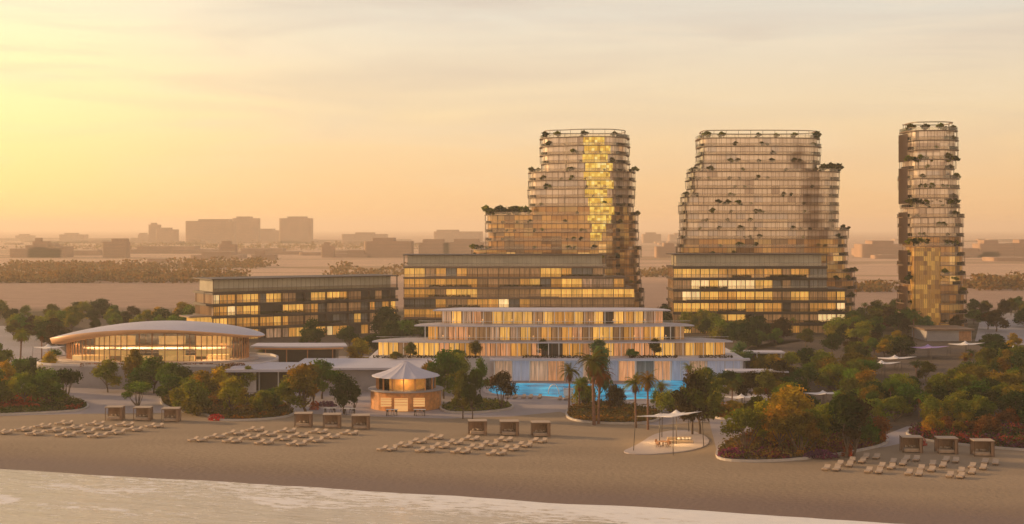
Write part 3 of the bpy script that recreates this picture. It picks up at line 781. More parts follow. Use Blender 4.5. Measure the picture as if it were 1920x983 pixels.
# interior: back walls and bar counters with painted lamp glow, mezzanine
mat('lit_wall', (.75, .5, .25), .6, emit=(1.0, .60, .20), es=.38, var=.3, vscale=.6)
iw = MB(); iw.box(-15, -6, 3, 3.4, 5.01, 9.6); iw.box(-1, 5, 4.6, 5.0, 5.01, 9.4); iw.box(8, 16, 2, 2.4, 5.01, 9.6)
iw.build('lit_wall', M['lit_wall'], dm)
MB().prism(ell(17, 8), 7.2, 7.5).build('mezzanine', M['concrete'], dm)
for x0_, x1_, y_ in ((-17, -9, -7.2), (-6, 1, -8.6), (3, 10, -8.4), (12, 17, -5.5)):
    MB().box(x0_, x1_, y_, y_ + .8, 5.01, 6.1).build('bar_counter', M['lit_wall'], dm)
for x_ in (-13, -4, 4, 13):
    l = bpy.data.lights.new('ceiling_lamp', 'AREA'); l.shape = 'RECTANGLE'; l.size = 7; l.size_y = 4; l.energy = 1100; l.color = (1, .6, .25)
    o = bpy.data.objects.new('ceiling_lamp', l); COL.objects.link(o); setp(o, dm); o.location = (x_, -5.2, 8.6)
# podium of the dome with a parapet
dp = empty('dome_podium', ((290 - 960) / 8.6, 304, 0)); tag(dp, 'grey lilac retaining wall and terrace under the domed pavilion', 'terrace')
pp = chaikin([(-26, 6), (-25, -1), (-14, -5), (6, -6), (20, -4), (25, 1), (26, 14), (20, 26), (-20, 26), (-26, 18)], 2)
MB().prism(pp, 0, 4.55).build('wall', M['stone_grey'], dp)
MB().ring(pp, inset(pp, .35), 4.551, 5.0).build('parapet', M['concrete'], dp)
# white flat roofed wing between dome and kiosk
ww = empty('white_wing', ((640 - 960) / 9.0, 292, 0)); tag(ww, 'long white flat roofed building with grey front wall behind the tented kiosk', 'building')
def wx(px, s=9.0): return (px - 960) / s - ww.location.x
MB().box(wx(560), wx(845), 1.2, 14, 0, 4.6).build('wall', M['stone_grey'], ww)
MB().box(wx(545), wx(850), -.4, 21, 4.605, 5.05).build('roof', M['white_roof'], ww)
MB().box(wx(432), wx(558), 2.5, 15, 0, 4.2).build('glass_hall', M['win_dark'], ww)
MB().prism([(wx(425), -1.5), (wx(556), -.6), (wx(556), 15), (wx(432), 15)], 4.21, 4.75).build('canopy_roof', M['white_roof'], ww)
for px in (484, 520, 546): MB().box(wx(px) - .12, wx(px) + .12, 2.2, 2.45, 0, 4.2).build('column', M['white_metal'], ww)
MB().box(wx(460), wx(482), -.2, 0.1, 0, 4.2).build('side_wall', M['concrete'], ww)
# terraced roof behind it (pool bar canopy)
cn = at(560, 655, 335); c_ = empty('canopy_building', (cn.x, 335, 0)); tag(c_, 'thin flat canopy building between the dome and the yellow tree', 'building')
s_ = F / 335
pl_ = [(-11.5, 0), (-4, -1.6), (6, -1.2), (11.5, .8), (10, 9), (-11.5, 9)]
MB().prism(pl_, 5.6, 5.95).build('roof', M['white_roof'], c_)
MB().prism(inset(pl_, .9), 5.1, 5.595).build('fascia', M['copper'], c_)
MB().box(-9, 8.5, 2.5, 8, 0, 5.09).build('glazing', M['win_dark'], c_)
for x_ in (-8, -3, 2, 8): MB().box(x_ - .12, x_ + .12, .6, .85, 0, 5.09).build('column', M['timber'], c_)

# ------------------------------------------------------------------ tented kiosk
kp = gp(761, 772); kd = kp.y + 6.6
k_ = empty('beach_kiosk', ((761 - 960) / (F / kd), kd, 0)); tag(k_, 'round two tier beach kiosk with pale tent roof and glowing timber walls', 'kiosk')
def ngon(r, n, a0=0): return [(r * math.cos(a0 + 2 * math.pi * i / n), r * math.sin(a0 + 2 * math.pi * i / n)) for i in range(n)]
MB().ring(ngon(6.7, 24), ngon(6.45, 24), 0.01, 3.45).build('lower_wall', M['amber_wall'], k_)
mb = MB(); mb.prism(ngon(7.2, 24), 3.455, 3.65); mb.build('ledge', M['stone_grey'], k_)
MB().ring(ngon(5.5, 24), ngon(5.45, 24), 3.66, 6.1).build('glazing', M['clear_glass'], k_)
mat('kiosk_core', (.6, .34, .14), .6, emit=(1.0, .42, .09), es=.35, var=.35, vscale=.8)
MB().prism(ngon(3.6, 12), 3.66, 6.0).build('core', M['kiosk_core'], k_)
for i in range(16):
    t = 2 * math.pi * i / 16
    MB().box(5.55 * math.cos(t) - .12, 5.55 * math.cos(t) + .12, 5.55 * math.sin(t) - .12, 5.55 * math.sin(t) + .12, 3.66, 6.1).build('column', M['amber_wall'], k_)
n = 16; rf = MB(); ks = [(6.5, 6.0), (6.45, 6.12), (5.0, 6.55), (3.5, 7.05), (2.0, 7.7), (1.0, 8.3), (.35, 8.75), (.05, 8.8)]
for r0, z in ks:
    for i in range(n * 3):
        t = 2 * math.pi * i / (n * 3); sc = 1 - (.025 if i % 3 else 0) * (r0 / 6.5); rf.v.append((r0 * sc * math.cos(t), r0 * sc * math.sin(t), z - (.06 if i % 3 else 0)))
for j in range(len(ks) - 1):
    for i in range(n * 3):
        q = n * 3; rf.f.append((j * q + i, j * q + (i + 1) % q, (j + 1) * q + (i + 1) % q, (j + 1) * q + i)); rf.m.append(0); rf.sm.append(False)
rf.add([(6.45 * math.cos(2 * math.pi * i / 48), 6.45 * math.sin(2 * math.pi * i / 48), 5.98) for i in range(48)], [tuple(reversed(range(48)))])
rf.build('tent_roof', M['white_roof'], k_)
mat('serving_glow', (.8, .5, .25), .6, emit=(1.0, .5, .15), es=.5)
for x0_, x1_ in ((-4.2, -1.9), (-1.6, .9), (1.5, 4.0)):
    h = MB(); yy = -math.sqrt(6.75 ** 2 - ((x0_ + x1_) / 2) ** 2) - .25
    h.box(x0_, x1_, yy, yy + .12, .9 if x0_ != -1.6 else .1, 2.5); h.build('serving_hatch', M['serving_glow'], k_)
    sh = MB(); 
    for zq in (1.25, 1.75, 2.25): sh.box(x0_ + .05, x1_ - .05, yy - .08, yy - .01, zq, zq + .07)
    sh.build('shelf', M['timber'], k_)
l = bpy.data.lights.new('kiosk_lamp', 'POINT'); l.energy = 260; l.color = (1, .58, .22); l.shadow_soft_size = .9
o = bpy.data.objects.new('kiosk_lamp', l); COL.objects.link(o); setp(o, k_); o.location = (0, -4.5, 5.4)

# ------------------------------------------------------------------ pool
def poly_px(pts, it=2): return chaikin([tuple(gp(*p))[:2] for p in pts], it)
def sheet2(name, poly, z0, z1, mt, kind='structure'):
    a = sum(poly[i - 1][0] * poly[i][1] - poly[i][0] * poly[i - 1][1] for i in range(len(poly)))
    if a < 0: poly = poly[::-1]
    return tag(MB().prism(poly, z0, z1).build(name, mt), kind=kind), poly
def pool_material():
    global nt
    m = bpy.data.materials.new('pool_water'); m.use_nodes = True; nt = m.node_tree; nt.nodes.clear()
    p = N('ShaderNodeBsdfPrincipled'); o = N('ShaderNodeOutputMaterial'); L(p.outputs[0], o.inputs[0])
    g = N('ShaderNodeNewGeometry'); n1 = N('ShaderNodeTexNoise'); n1.inputs['Scale'].default_value = .22; n1.inputs['Detail'].default_value = 5; L(g.outputs['Position'], n1.inputs[0])
    L(ramp_(n1.outputs[0], [(.35, (.0, .10, .21)), (.6, (.0, .22, .40)), (.75, (.01, .36, .54))]), p.inputs['Base Color'])
    L(ramp_(n1.outputs[0], [(.35, (.0, .10, .18)), (.6, (.0, .30, .46)), (.75, (.04, .5, .62))]), p.inputs['Emission Color']); p.inputs['Emission Strength'].default_value = .75   # glow painted into the water, as if lit by underwater lamps
    p.inputs['Roughness'].default_value = .25; p.inputs['Specular IOR Level'].default_value = .05
    n2 = N('ShaderNodeTexNoise'); n2.inputs['Scale'].default_value = 1.8; L(g.outputs['Position'], n2.inputs[0])
    b = N('ShaderNodeBump'); b.inputs['Strength'].default_value = .3; b.inputs['Distance'].default_value = .05; L(n2.outputs[0], b.inputs['Height']); L(b.outputs[0], p.inputs['Normal'])
    return m
PM = pool_material()
pool_px = [(912, 735), (925, 722), (980, 719), (1100, 721), (1180, 722), (1225, 712), (1285, 709), (1290, 722), (1275, 744), (1240, 750), (1190, 748), (1140, 756), (1100, 752), (1060, 746), (1000, 742), (940, 742)]
pp = poly_px(pool_px)
sheet2('pool_deck', inset(pp[::-1] if sum(pp[i - 1][0] * pp[i][1] - pp[i][0] * pp[i - 1][1] for i in range(len(pp))) < 0 else pp, -1.2), .006, .10, M['paving_light'])
sheet2('pool_water', pp, .05, .112, PM)
# low flat roofed garden pavilions right of the pool
for (pa, pb_, d_, z_, lab) in ((1368, 1472, 330, 4.6, 'low garden pavilion with thin pale roof right of the tiered pavilion'), (1366, 1478, 300, 3.2, 'long low white roofed pergola among trees right of the pool house')):
    s_ = F / d_; a, b_ = (pa - 960) / s_, (pb_ - 960) / s_; g_ = empty('garden_pavilion', ((a + b_) / 2, d_, 0)); tag(g_, lab, 'pavilion'); w_ = (b_ - a) / 2
    MB().prism([(-w_, 0), (w_, -.8), (w_, 5), (-w_, 5.5)], z_, z_ + .3).build('roof', M['white_roof'], g_)
    MB().box(-w_ + 1, w_ - 1, 1.5, 4.6, 0, z_ - .002).build('wall', M['win_dark'], g_)
    for q in range(5): x_ = -w_ + .8 + q * (2 * w_ - 1.6) / 4; MB().box(x_ - .1, x_ + .1, .4, .6, 0, z_ - .002).build('column', M['white_metal'], g_)
# garden beds
BEDS = []
def bed(name, pts, lab, it=2, h=.35, kerb=True):
    p = poly_px(pts, it)
    a = sum(p[i - 1][0] * p[i][1] - p[i][0] * p[i - 1][1] for i in range(len(p)))
    if a < 0: p = p[::-1]
    q = inset(p, .35)
    if kerb: tag(MB().ring(p, q, 0.0, h).build('kerb', M['kerb']), kind='structure')
    tag(MB().prism(q, 0.0, h - .08).build('garden_bed', M['soil']), kind='structure')
    BEDS.append((name, q, h - .08)); return q
bed('left', [(-60, 750), (20, 738), (100, 738), (168, 756), (165, 770), (100, 775), (30, 778), (-60, 782)], '')
bed('palms', [(1058, 776), (1070, 764), (1110, 758), (1180, 762), (1240, 772), (1245, 788), (1200, 797), (1110, 795), (1065, 788)], '')
bed('mid', [(330, 772), (300, 760), (300, 745), (345, 728), (420, 735), (500, 748), (560, 770), (545, 784), (470, 790), (400, 790), (385, 778)], '')
bed('olive', [(820, 765), (840, 757), (900, 750), (950, 755), (968, 765), (940, 772), (880, 776), (835, 775)], '')
bed('right', [(1338, 858), (1350, 835), (1400, 815), (1480, 800), (1580, 805), (1660, 818), (1670, 834), (1600, 850), (1520, 862), (1430, 868), (1360, 866)], '')
bed('back', [(1690, 812), (1740, 800), (1850, 795), (2000, 795), (2000, 850), (1900, 845), (1800, 836), (1720, 826)], '')
bed('small', [(1325, 775), (1345, 762), (1390, 762), (1410, 775), (1385, 788), (1345, 788)], '')
# forest floor on the right
sheet('garden_ground', [(1400, 795), (1480, 730), (1420, 690), (1400, 655), (1450, 640), (1700, 628), (1830, 648), (2100, 655), (2300, 800), (1900, 796), (1700, 800), (1660, 815), (1500, 798)], M['soil'], .012)
sheet('garden_ground', [(1360, 668), (1500, 640), (1500, 600), (-300, 600), (-300, 612), (60, 611), (100, 640), (130, 668)], M['soil'], .012)
# ------------------------------------------------------------------ beach furniture
LG = [
 [[(0,405),(75,408)],[(210,375),(285,378)],[(410,340),(490,343)],[(635,307),(720,310)],
  [(325,418),(415,420)],[(540,385),(625,385)],[(735,358),(825,357)],[(965,315),(1055,317)],
  [(645,432),(745,435)],[(845,400),(945,402)],[(1040,362),(1135,365)],[(1275,323),(1365,327)],
  [(985,445),(1080,442)],[(1175,408),(1265,410)],[(1360,373),(1455,378)],[(1590,337),(1680,340)]],
 [[(120,458),(210,460)],[(305,427),(395,428)],[(490,390),(575,393)],[(690,355),(780,357)],
  [(465,468),(555,472)],[(645,432),(735,437)],[(815,402),(905,405)],[(1010,368),(1100,370)],
  [(785,485),(875,487)],[(955,447),(1045,450)],[(1130,415),(1220,418)],[(1325,377),(1415,380)],
  [(1105,498),(1200,500)],[(1275,463),(1370,467)],[(1445,428),(1535,430)],[(1635,388),(1720,393)]],
 [[(188,420),(280,423)],[(340,383),(427,387)],[(482,348),(562,352)],[(640,310),(720,315)],
  [(548,432),(637,433)],[(690,392),(775,400)],[(828,358),(908,363)],[(978,322),(1062,327)],
  [(885,443),(975,447)],[(1020,405),(1105,410)],[(1150,372),(1238,376)],[(1295,332),(1378,337)],
  [(1220,462),(1315,462)],[(1350,415),(1437,422)],[(1480,382),(1562,387)],[(1620,343),(1705,347)]],
 [[(225,457),(315,462)],[(340,420),(425,428)],[(445,390),(533,395)],[(565,357),(655,360)],
  [(588,478),(678,485)],[(700,438),(783,448)],[(798,403),(883,415)],[(910,375),(997,378)],
  [(933,497),(1022,505)],[(1038,458),(1128,470)],[(1138,420),(1225,433)],[(1250,385),(1335,392)],
  [(1285,518),(1378,525)],[(1383,480),(1475,490)],[(1475,440),(1570,452)],[(1585,403),(1675,410)]]]
LT = [((0, 740), 1920 / 340), ((340, 740), 1920 / 360), ((680, 760), 1920 / 380), ((1500, 780), 1920 / 420)]
LN = ['far left', 'second', 'third', 'far right']
def make_lounger(nm='sun_lounger'):
    root = empty(nm, (0, 0, 0))
    mb = MB(); mb.box(-.95, .95, -.34, .34, .22, .30)
    mb.build('frame', M['fabric_sand'], root)
    for x, y in ((-.8, -.28), (-.8, .28), (.75, -.28), (.75, .28)): MB().box(x - .04, x + .04, y - .04, y + .04, 0, .218).build('leg', M['wood_dark'], root)
    mb = MB(); mb.prism(rr(-.97, .35, -.33, .33, .1, 2), .302, .42); mb.build('mattress', M['fabric_cream'], root)
    mb = MB(); a = R(28); c, s_ = math.cos(a), math.sin(a)
    vs = []
    for (x, z) in ((0, 0), (.72, 0), (.72, .12), (0, .12)):
        for y in (-.33, .33): vs.append((.35 + x * c - z * s_, y, .30 + x * s_ + z * c))
    mb.add(vs, [(0, 1, 3, 2), (2, 3, 5, 4), (4, 5, 7, 6), (6, 7, 1, 0), (0, 2, 4, 6), (1, 7, 5, 3)]); mb.build('backrest', M['fabric_cream'], root)
    return root
lg0 = make_lounger(); used = False
for gi, grp in enumerate(LG):
    (ox, oy), sc = LT[gi]
    for pi, pair in enumerate(grp):
        row, pos = divmod(pi, 4)
        for li, (cx, cy_) in enumerate(pair):
            p = gs(ox + cx / sc, oy + cy_ / sc + 2)
            o = lg0 if not used else copy_tree(lg0); used = True
            o.location = p; o.rotation_euler = (0, 0, R((46, 48, 52, 64)[gi]) + R(((pi * 37 + li * 11) % 7 - 3) * 1.2))
            o.scale = (.88, 1.25, 1.0)
            tag(o, f"{('left', 'right')[li]} lounger of the {('nearest', 'second', 'third', 'farthest')[pos]} pair in {('first', 'second', 'third', 'fourth')[row]} diagonal row, {LN[gi]} lounger group", 'sun lounger', f'sun loungers on the sand, {LN[gi]} group')
def make_cabana():
    root = empty('beach_cabana', (0, 0, 0)); w, d, h = 1.65, 1.3, 2.35
    mb = MB()
    for x in (-w, w):
        for y in (-d, d): mb.box(x - .06, x + .06, y - .06, y + .06, 0, h)
    for y in (-d, d): mb.box(-w + .06, w - .06, y - .05, y + .05, h - .12, h)
    for x in (-w, w): mb.box(x - .05, x + .05, -d + .06, d - .06, h - .12, h)
    mb.build('frame', M['bronze'], root)
    mb = MB(); mb.box(-w - .1, w + .1, -d - .1, d + .1, h + .002, h + .09); mb.build('roof', M['fabric_cream'], root)
    mb = MB(); mb.box(-1.35, 1.2, -.9, 1.0, .12, .42); mb.build('daybed', M['fabric_sand'], root)
    mb = MB(); mb.prism(rr(-1.33, 1.18, -.88, .98, .15, 3), .422, .60); mb.build('mattress', M['fabric_cream'], root)
    for x, y, z in ((-.7, .6, .62), (0, .65, .62), (.65, .6, .62), (.2, .2, .62)):
        mb = MB(); mb.lathe([(.02, z), (.22, z + .05), (.27, z + .16), (.2, z + .28), (.02, z + .33)], 8, (x, y)); mb.build('cushion', M['fabric_cream'], root)
    def drape(xa, ya, xb, yb, f=7):
        mb = MB(); n = f * 3; A = Vector((xa, ya)); B = Vector((xb, yb)); dr = (B - A).normalized(); nn = Vector((-dr.y, dr.x))
        vs = []
        for z in (.05, h - .13):
            for i in range(n + 1):
                q = A.lerp(B, i / n) + nn * (.05 * math.sin(i * 2.1)); vs.append((q.x, q.y, z))
        mb.add(vs, [(i, i + 1, n + 2 + i, n + 1 + i) for i in range(n)], 0, True); mb.build('curtain', M['curtain_brown'], root)
    drape(w - .01, -d + .1, w - .01, d - .1); drape(-w + .1, d - .02, w - .1, d - .02, 9); drape(w - .5, -d + .02, w - .08, -d + .02, 2)
    return root
cab0 = make_cabana(); used = False
CBX = [(212, 789), (265, 790), (318, 792), (567, 802), (621, 804), (675, 806), (895, 817), (955, 818), (1014, 820), (1713, 850), (1779, 852), (1847, 857)]
CBL = ['far left group', 'group in front of the kiosk', 'group right of the kiosk', 'shaded group by the right garden']
for i, (px, py) in enumerate(CBX):
    p = gs(px, py); o = cab0 if not used else copy_tree(cab0); used = True
    o.location = (p.x, p.y + 1.3, p.z); o.rotation_euler = (0, 0, R(4 if i < 9 else -4)); o.scale = (.88, .9, .98)
    tag(o, f"{('left', 'middle', 'right')[i % 3]} curtained beach cabana of three in the {CBL[i // 3]}", 'cabana', 'curtained cabanas behind the loungers')
# bar tables and stools by the kiosk
def bar_table():
    root = empty('bar_table', (0, 0, 0))
    mb = MB(); mb.box(-1.1, 1.1, -.4, .4, 1.02, 1.1); mb.build('table_top', M['white_metal'], root)
    for x in (-.9, .9): MB().box(x - .05, x + .05, -.3, .3, 0, 1.018).build('leg', M['dark_metal'], root)
    return root
def bar_stool():
    root = empty('bar_stool', (0, 0, 0))
    MB().prism(ngon(.2, 8), .72, .78).build('seat', M['dark_metal'], root)
    for x, y in ((-.18, -.18), (.18, -.18), (.18, .18), (-.18, .18)): MB().tube((x * 1.2, y * 1.2, 0), (x * .7, y * .7, .719), .025, n=4).build('leg', M['dark_metal'], root)
    mb = MB(); mb.box(-.18, .18, .16, .2, .781, 1.1); mb.build('backrest', M['dark_metal'], root)
    return root
bt0, bs0 = bar_table(), bar_stool(); ub = us_ = False
for i, (px, py, who) in enumerate([(619, 776, 'farther left of the kiosk'), (656, 777, 'just left of the kiosk'), (735, 779, 'left of the kiosk door'), (787, 779, 'right of the kiosk door')]):
    p = gs(px, py); o = bt0 if not ub else copy_tree(bt0); ub = True; o.location = p
    tag(o, f'white topped high bar table {who}', 'table', 'bar tables round the kiosk')
    for j, (dx, dy) in enumerate(((-.75, -.8), (.75, -.8), (0, .8))):
        q = bs0 if not us_ else copy_tree(bs0); us_ = True; q.location = (p.x + dx, p.y + dy, p.z); q.rotation_euler = (0, 0, 0 if dy > 0 else math.pi)
        tag(q, f"dark bar stool, {('front left', 'front right', 'back')[j]} at the high table {who}", 'stool', 'bar stools round the kiosk')
# ------------------------------------------------------------------ sails
def sail(name, label, corners, peaks, group, polemat='dark_metal', sag=.12, tent=True, cat='sail canopy', mt='fabric_white'):
    """corners: world points of the sail's tips, peaks: inner mast heights"""
    cx = sum(c[0] for c in corners) / len(corners); cyy = sum(c[1] for c in corners) / len(corners)
    zb = min(sand_z(c[0], c[1]) for c in corners); root = empty(name, (cx, cyy, zb)); tag(root, label, cat, group)
    C = [Vector((c[0] - cx, c[1] - cyy, c[2] - zb)) for c in corners]; P = [Vector((p[0] - cx, p[1] - cyy, p[2] - zb)) for p in peaks]
    n = len(C); mb = MB(); g = 9; K = 1.2
    # polar grid from the centre to a scalloped edge; height falls from each peak
    vs = []; rings = 8; segs = n * g
    zc = sum(c.z for c in C) / n
    for r_ in range(rings + 1):
        q = r_ / rings
        for s_ in range(segs):
            i, f = divmod(s_, g); f /= g; a, b = C[i], C[(i + 1) % n]
            e = a.lerp(b, f); k = 1 - .30 * math.sin(math.pi * f) * 1.0
            x, y = e.x * k * q, e.y * k * q
            z = zc * (1 - q) + (e.z - .35 * math.sin(math.pi * f)) * q
            for p in P:
                dd = math.hypot(x - p.x, y - p.y); z = max(z, p.z - K * dd ** .62 * .75) if dd < 3.5 else z
            vs.append((x, y, z))
    fs = []
    for r_ in range(rings):
        for s_ in range(segs):
            a, b = r_ * segs + s_, r_ * segs + (s_ + 1) % segs; fs.append((a, b, b + segs, a + segs))
    mb.add(vs, fs, 0, True); o = mb.build('canopy', M[mt], root)
    md = o.modifiers.new('thickness', 'SOLIDIFY'); md.thickness = .04
    for c in C: 
        t_ = Vector((c.x * 1.06, c.y * 1.06, 0)); MB().tube(t_, (c.x, c.y, c.z + .15), .07, .05, 6).build('pole', M[polemat], root)
    for p in P: MB().tube((p.x, p.y, 0), (p.x, p.y, p.z - .05), .07, .05, 6).build('mast', M[polemat], root)
    return root
# beach dining tent: low round deck, sail on six poles
tc_ = gp(1262, 832)
pd = poly_px([(1160, 850), (1195, 836), (1230, 812), (1290, 806), (1328, 820), (1330, 836), (1290, 848), (1210, 854)], 2)
sheet2('tent_deck', pd, -.2, .14, M['paving_light'])
def w3d(px, py_ground, py_top):
    g = gp(px, py_ground); s = F / g.y; return (g.x, g.y, CAMH - (py_top - HZ) / s)
sail('dining_tent', 'cream stretched tent on thin poles over a lit dining deck on the sand', [w3d(1192, 846, 781), w3d(1262, 853, 783), w3d(1316, 838, 772), w3d(1290, 812, 772), w3d(1242, 822, 776)],
     [w3d(1237, 836, 771), w3d(1268, 834, 766)], None, cat='tent', mt='fabric_white')
tt = gp(1243, 838); root = empty('dining_table', (tt.x, tt.y, .14)); tag(root, 'low round dining table under the cream tent', 'table')
MB().prism(ngon(.8, 16), .68, .74).build('table_top', M['timber'], root); MB().tube((0, 0, 0), (0, 0, .679), .12, .08).build('leg', M['wood_dark'], root)
def dchair():
    r0 = empty('dining_chair', (0, 0, 0)); MB().box(-.25, .25, -.25, .25, .4, .47).build('seat', M['timber'], r0); MB().box(-.25, .25, .2, .26, .471, .9).build('backrest', M['timber'], r0)
    for x in (-.22, .22):
        for y in (-.22, .22): MB().box(x - .025, x + .025, y - .025, y + .025, 0, .399).build('leg', M['wood_dark'], r0)
    return r0
dc = dchair()
for j in range(4):
    o = dc if j == 0 else copy_tree(dc); a = R(45 + 90 * j); o.location = (tt.x + 1.15 * math.cos(a), tt.y + 1.15 * math.sin(a), .14); o.rotation_euler = (0, 0, a - math.pi / 2)
    tag(o, f"timber dining chair at the {('back right', 'back left', 'front left', 'front right')[j]} of the tent table", 'chair', 'chairs round the tent table')
st = gp(1278, 832); root = empty('sofa', (st.x, st.y, .14), R(8)); tag(root, 'long cream cushioned sofa lit under the tent', 'sofa')
MB().box(-2.2, 1.8, -.45, .45, .05, .4).build('base', M['fabric_cream'], root); MB().box(-2.2, 1.8, .46, .7, .05, .85).build('backrest', M['fabric_cream'], root)
for x in (-.4, .3, .9, 1.4):
    mb = MB(); mb.lathe([(.02, .41), (.22, .46), (.28, .6), (.2, .75), (.02, .8)], 8, (x, .15)); mb.build('cushion', M['fabric_white'], root)
for (px, py) in ((1225, 832), (1280, 836)):
    g = gp(px, py); l = bpy.data.lights.new('tent_lamp', 'POINT'); l.energy = 330; l.color = (1, .62, .25); l.shadow_soft_size = .5
    o = bpy.data.objects.new('tent_lamp', l); COL.objects.link(o); o.location = (g.x, g.y, 2.7)
SL = [(92, 674, 652, 26, 'cream sail canopy left of the domed pavilion'), (1392, 762, 745, 30, 'pale sail canopy on poles over the path behind the beach tent'), (1455, 775, 758, 0, ''), (1655, 700, 682, 30, 'left cream sail canopy of the pair among the right garden trees'),
      (1680, 690, 672, 34, 'right cream sail canopy of the pair among the right garden trees'), (1742, 668, 652, 34, 'violet tinted sail canopy in front of the slim tower'),
      (1812, 664, 646, 30, 'cream sail canopy by the road right of the slim tower'), (1575, 702, 688, 22, 'small grey sail canopy between trees right of the pool'),
      (1902, 668, 655, 30, 'pale sail canopy at the right edge behind the orange trees'), (1545, 758, 738, 34, 'cream sail canopy glowing between dark trees of the right garden')]
mat('fabric_violet', (.42, .28, .55), .8)
for (px, py, pt, wpx, lab) in SL:
    if not wpx: continue
    py += 4; wpx *= 1.15; pt -= 4; a = w3d(px - wpx, py, pt + 3); b = w3d(px + 4, py + 7, pt + 5); c = w3d(px + wpx, py, pt + 1); dd_ = w3d(px, py - 7, pt + 1)
    sail('sail_canopy', lab, [a, b, c, dd_], [w3d(px - 2, py, pt - 4)], 'sail canopies in the gardens', mt='fabric_violet' if 'violet' in lab else 'fabric_white')
# loungers along the pool
pl0 = make_lounger('pool_lounger')
for i, px in enumerate([952, 966, 982, 995, 1012, 1050, 1062, 1120, 1135, 1150]):
    o = pl0 if i == 0 else copy_tree(pl0); g = gp(px, 747 + (3 if px > 1040 else 0) + (9 if px > 1100 else 0)); o.location = (g.x, g.y, 0.1 if False else .006); o.rotation_euler = (0, 0, R(80)); 
    tag(o, f'tan pool lounger, {ordinal(i + 1)} from the left along the near edge of the pool', 'pool lounger', 'pool loungers')
for px, py, lab in ((1038, 741, 'white hooped arch standing in the shallow pool'),):
    g = gp(px, py); root = MB()
    for q in (0, .6):
        pts = [(g.x + 1.1 * math.cos(R(a)), g.y + q, .11 + 2.0 * math.sin(R(a))) for a in range(0, 181, 15)]; root.path(pts, [.09] * len(pts), 5)
    tag(root.build('pool_arch', M['white_metal']), lab, 'arch')
g = gp(1048, 745); o = empty('pool_bar', (g.x + 1, g.y, .11)); tag(o, 'white slatted cabinet block at the edge of the pool', 'cabinet')
MB().box(0, 1.9, 0, 1.2, 0, 1.5).build('body', M['white_metal'], o); MB().box(-.1, 2.0, -.1, 1.3, 1.502, 1.6).build('top', M['white_roof'], o); MB().box(.9, .98, -.03, -.001, .05, 1.45).build('door_gap', M['stone_grey'], o)
# tables on the terraces
def cafe():
    r0 = empty('terrace_table', (0, 0, 0)); MB().prism(ngon(.5, 10), .7, .75).build('table_top', M['fabric_white'], r0); MB().tube((0, 0, 0), (0, 0, .699), .06).build('leg', M['white_metal'], r0)
    mb = MB(); mb.tube((0, 0, .751), (0, 0, 1.05), .04, n=5); mb.lathe([(.16, 1.0), (.1, 1.3)], 8); mb.build('table_lamp', M['serving_glow'], r0); return r0
cf = cafe(); k = 0
for (pxs, d, z, nm) in (([850, 905, 960, 1010, 1060, 1105, 1150, 1210], 324.3, 11.7, 'upper'), ([830, 880, 940, 1000, 1075, 1130, 1190, 1250], 319.4, 8.3, 'middle')):
    for i, px in enumerate(pxs):
        o = cf if k == 0 else copy_tree(cf); k += 1; s = F / d; x = (px - 960) / s
        t = (x - 9.5) / 30; o.location = (x, d + 2.6 * t * t - .2, z + .003)
        tag(o, f'white cafe table with lamp, {ordinal(i + 1)} from left on the {nm} pavilion terrace', 'table', 'terrace tables')

g = gp(66, 706); pr = empty('parasol', g); tag(pr, 'white round parasol standing left of the dome by the path', 'parasol')
MB().tube((0, 0, 0), (0, 0, 3.1), .06).build('pole', M['white_metal'], pr); MB().lathe([(1.7, 2.6), (1.65, 2.72), (.8, 3.15), (.03, 3.4)], 16).build('canopy', M['fabric_white'], pr)
# ------------------------------------------------------------------ distant city
CITY = [(278, 299, 418, 1700), (292, 330, 427, 1650), (347, 437, 411, 1600), (435, 483, 406, 1700), (480, 527, 429, 1800), (523, 583, 406, 1650), (580, 642, 456, 1900), (640, 725, 436, 1750), (813, 905, 431, 1700),
        (110, 158, 437, 1900), (28, 60, 439, 2100), (-40, 118, 456, 2200), (155, 262, 447, 2000), (258, 283, 437, 1900), (355, 452, 472, 1250), (470, 516, 471, 1200), (275, 316, 494, 1100), (148, 186, 497, 1000),
        (1205, 1240, 436, 1700), (1230, 1282, 456, 1300), (1604, 1655, 460, 1400), (1830, 1872, 476, 1300), (1862, 1960, 487, 1150), (1255, 1300, 437, 1900), (725, 770, 462, 2000), (180, 420, 462, 1500), (420, 560, 466, 1450), (560, 760, 470, 1400), (60, 190, 470, 1400), (1640, 1690, 478, 1250)]
rc = random.Random(21)
mat('city_window', (.34, .21, .135), .6)
rq = random.Random(4)
for q in range(64):
    xa_ = rq.uniform(-30, 860) if q % 5 < 3 else rq.uniform(1205, 1950)
    CITY.append((xa_, xa_ + rq.uniform(24, 110), rq.uniform(441, 464) + (6 if q > 21 else 0), rq.choice((1520, 1650, 1800, 2000, 1300))))
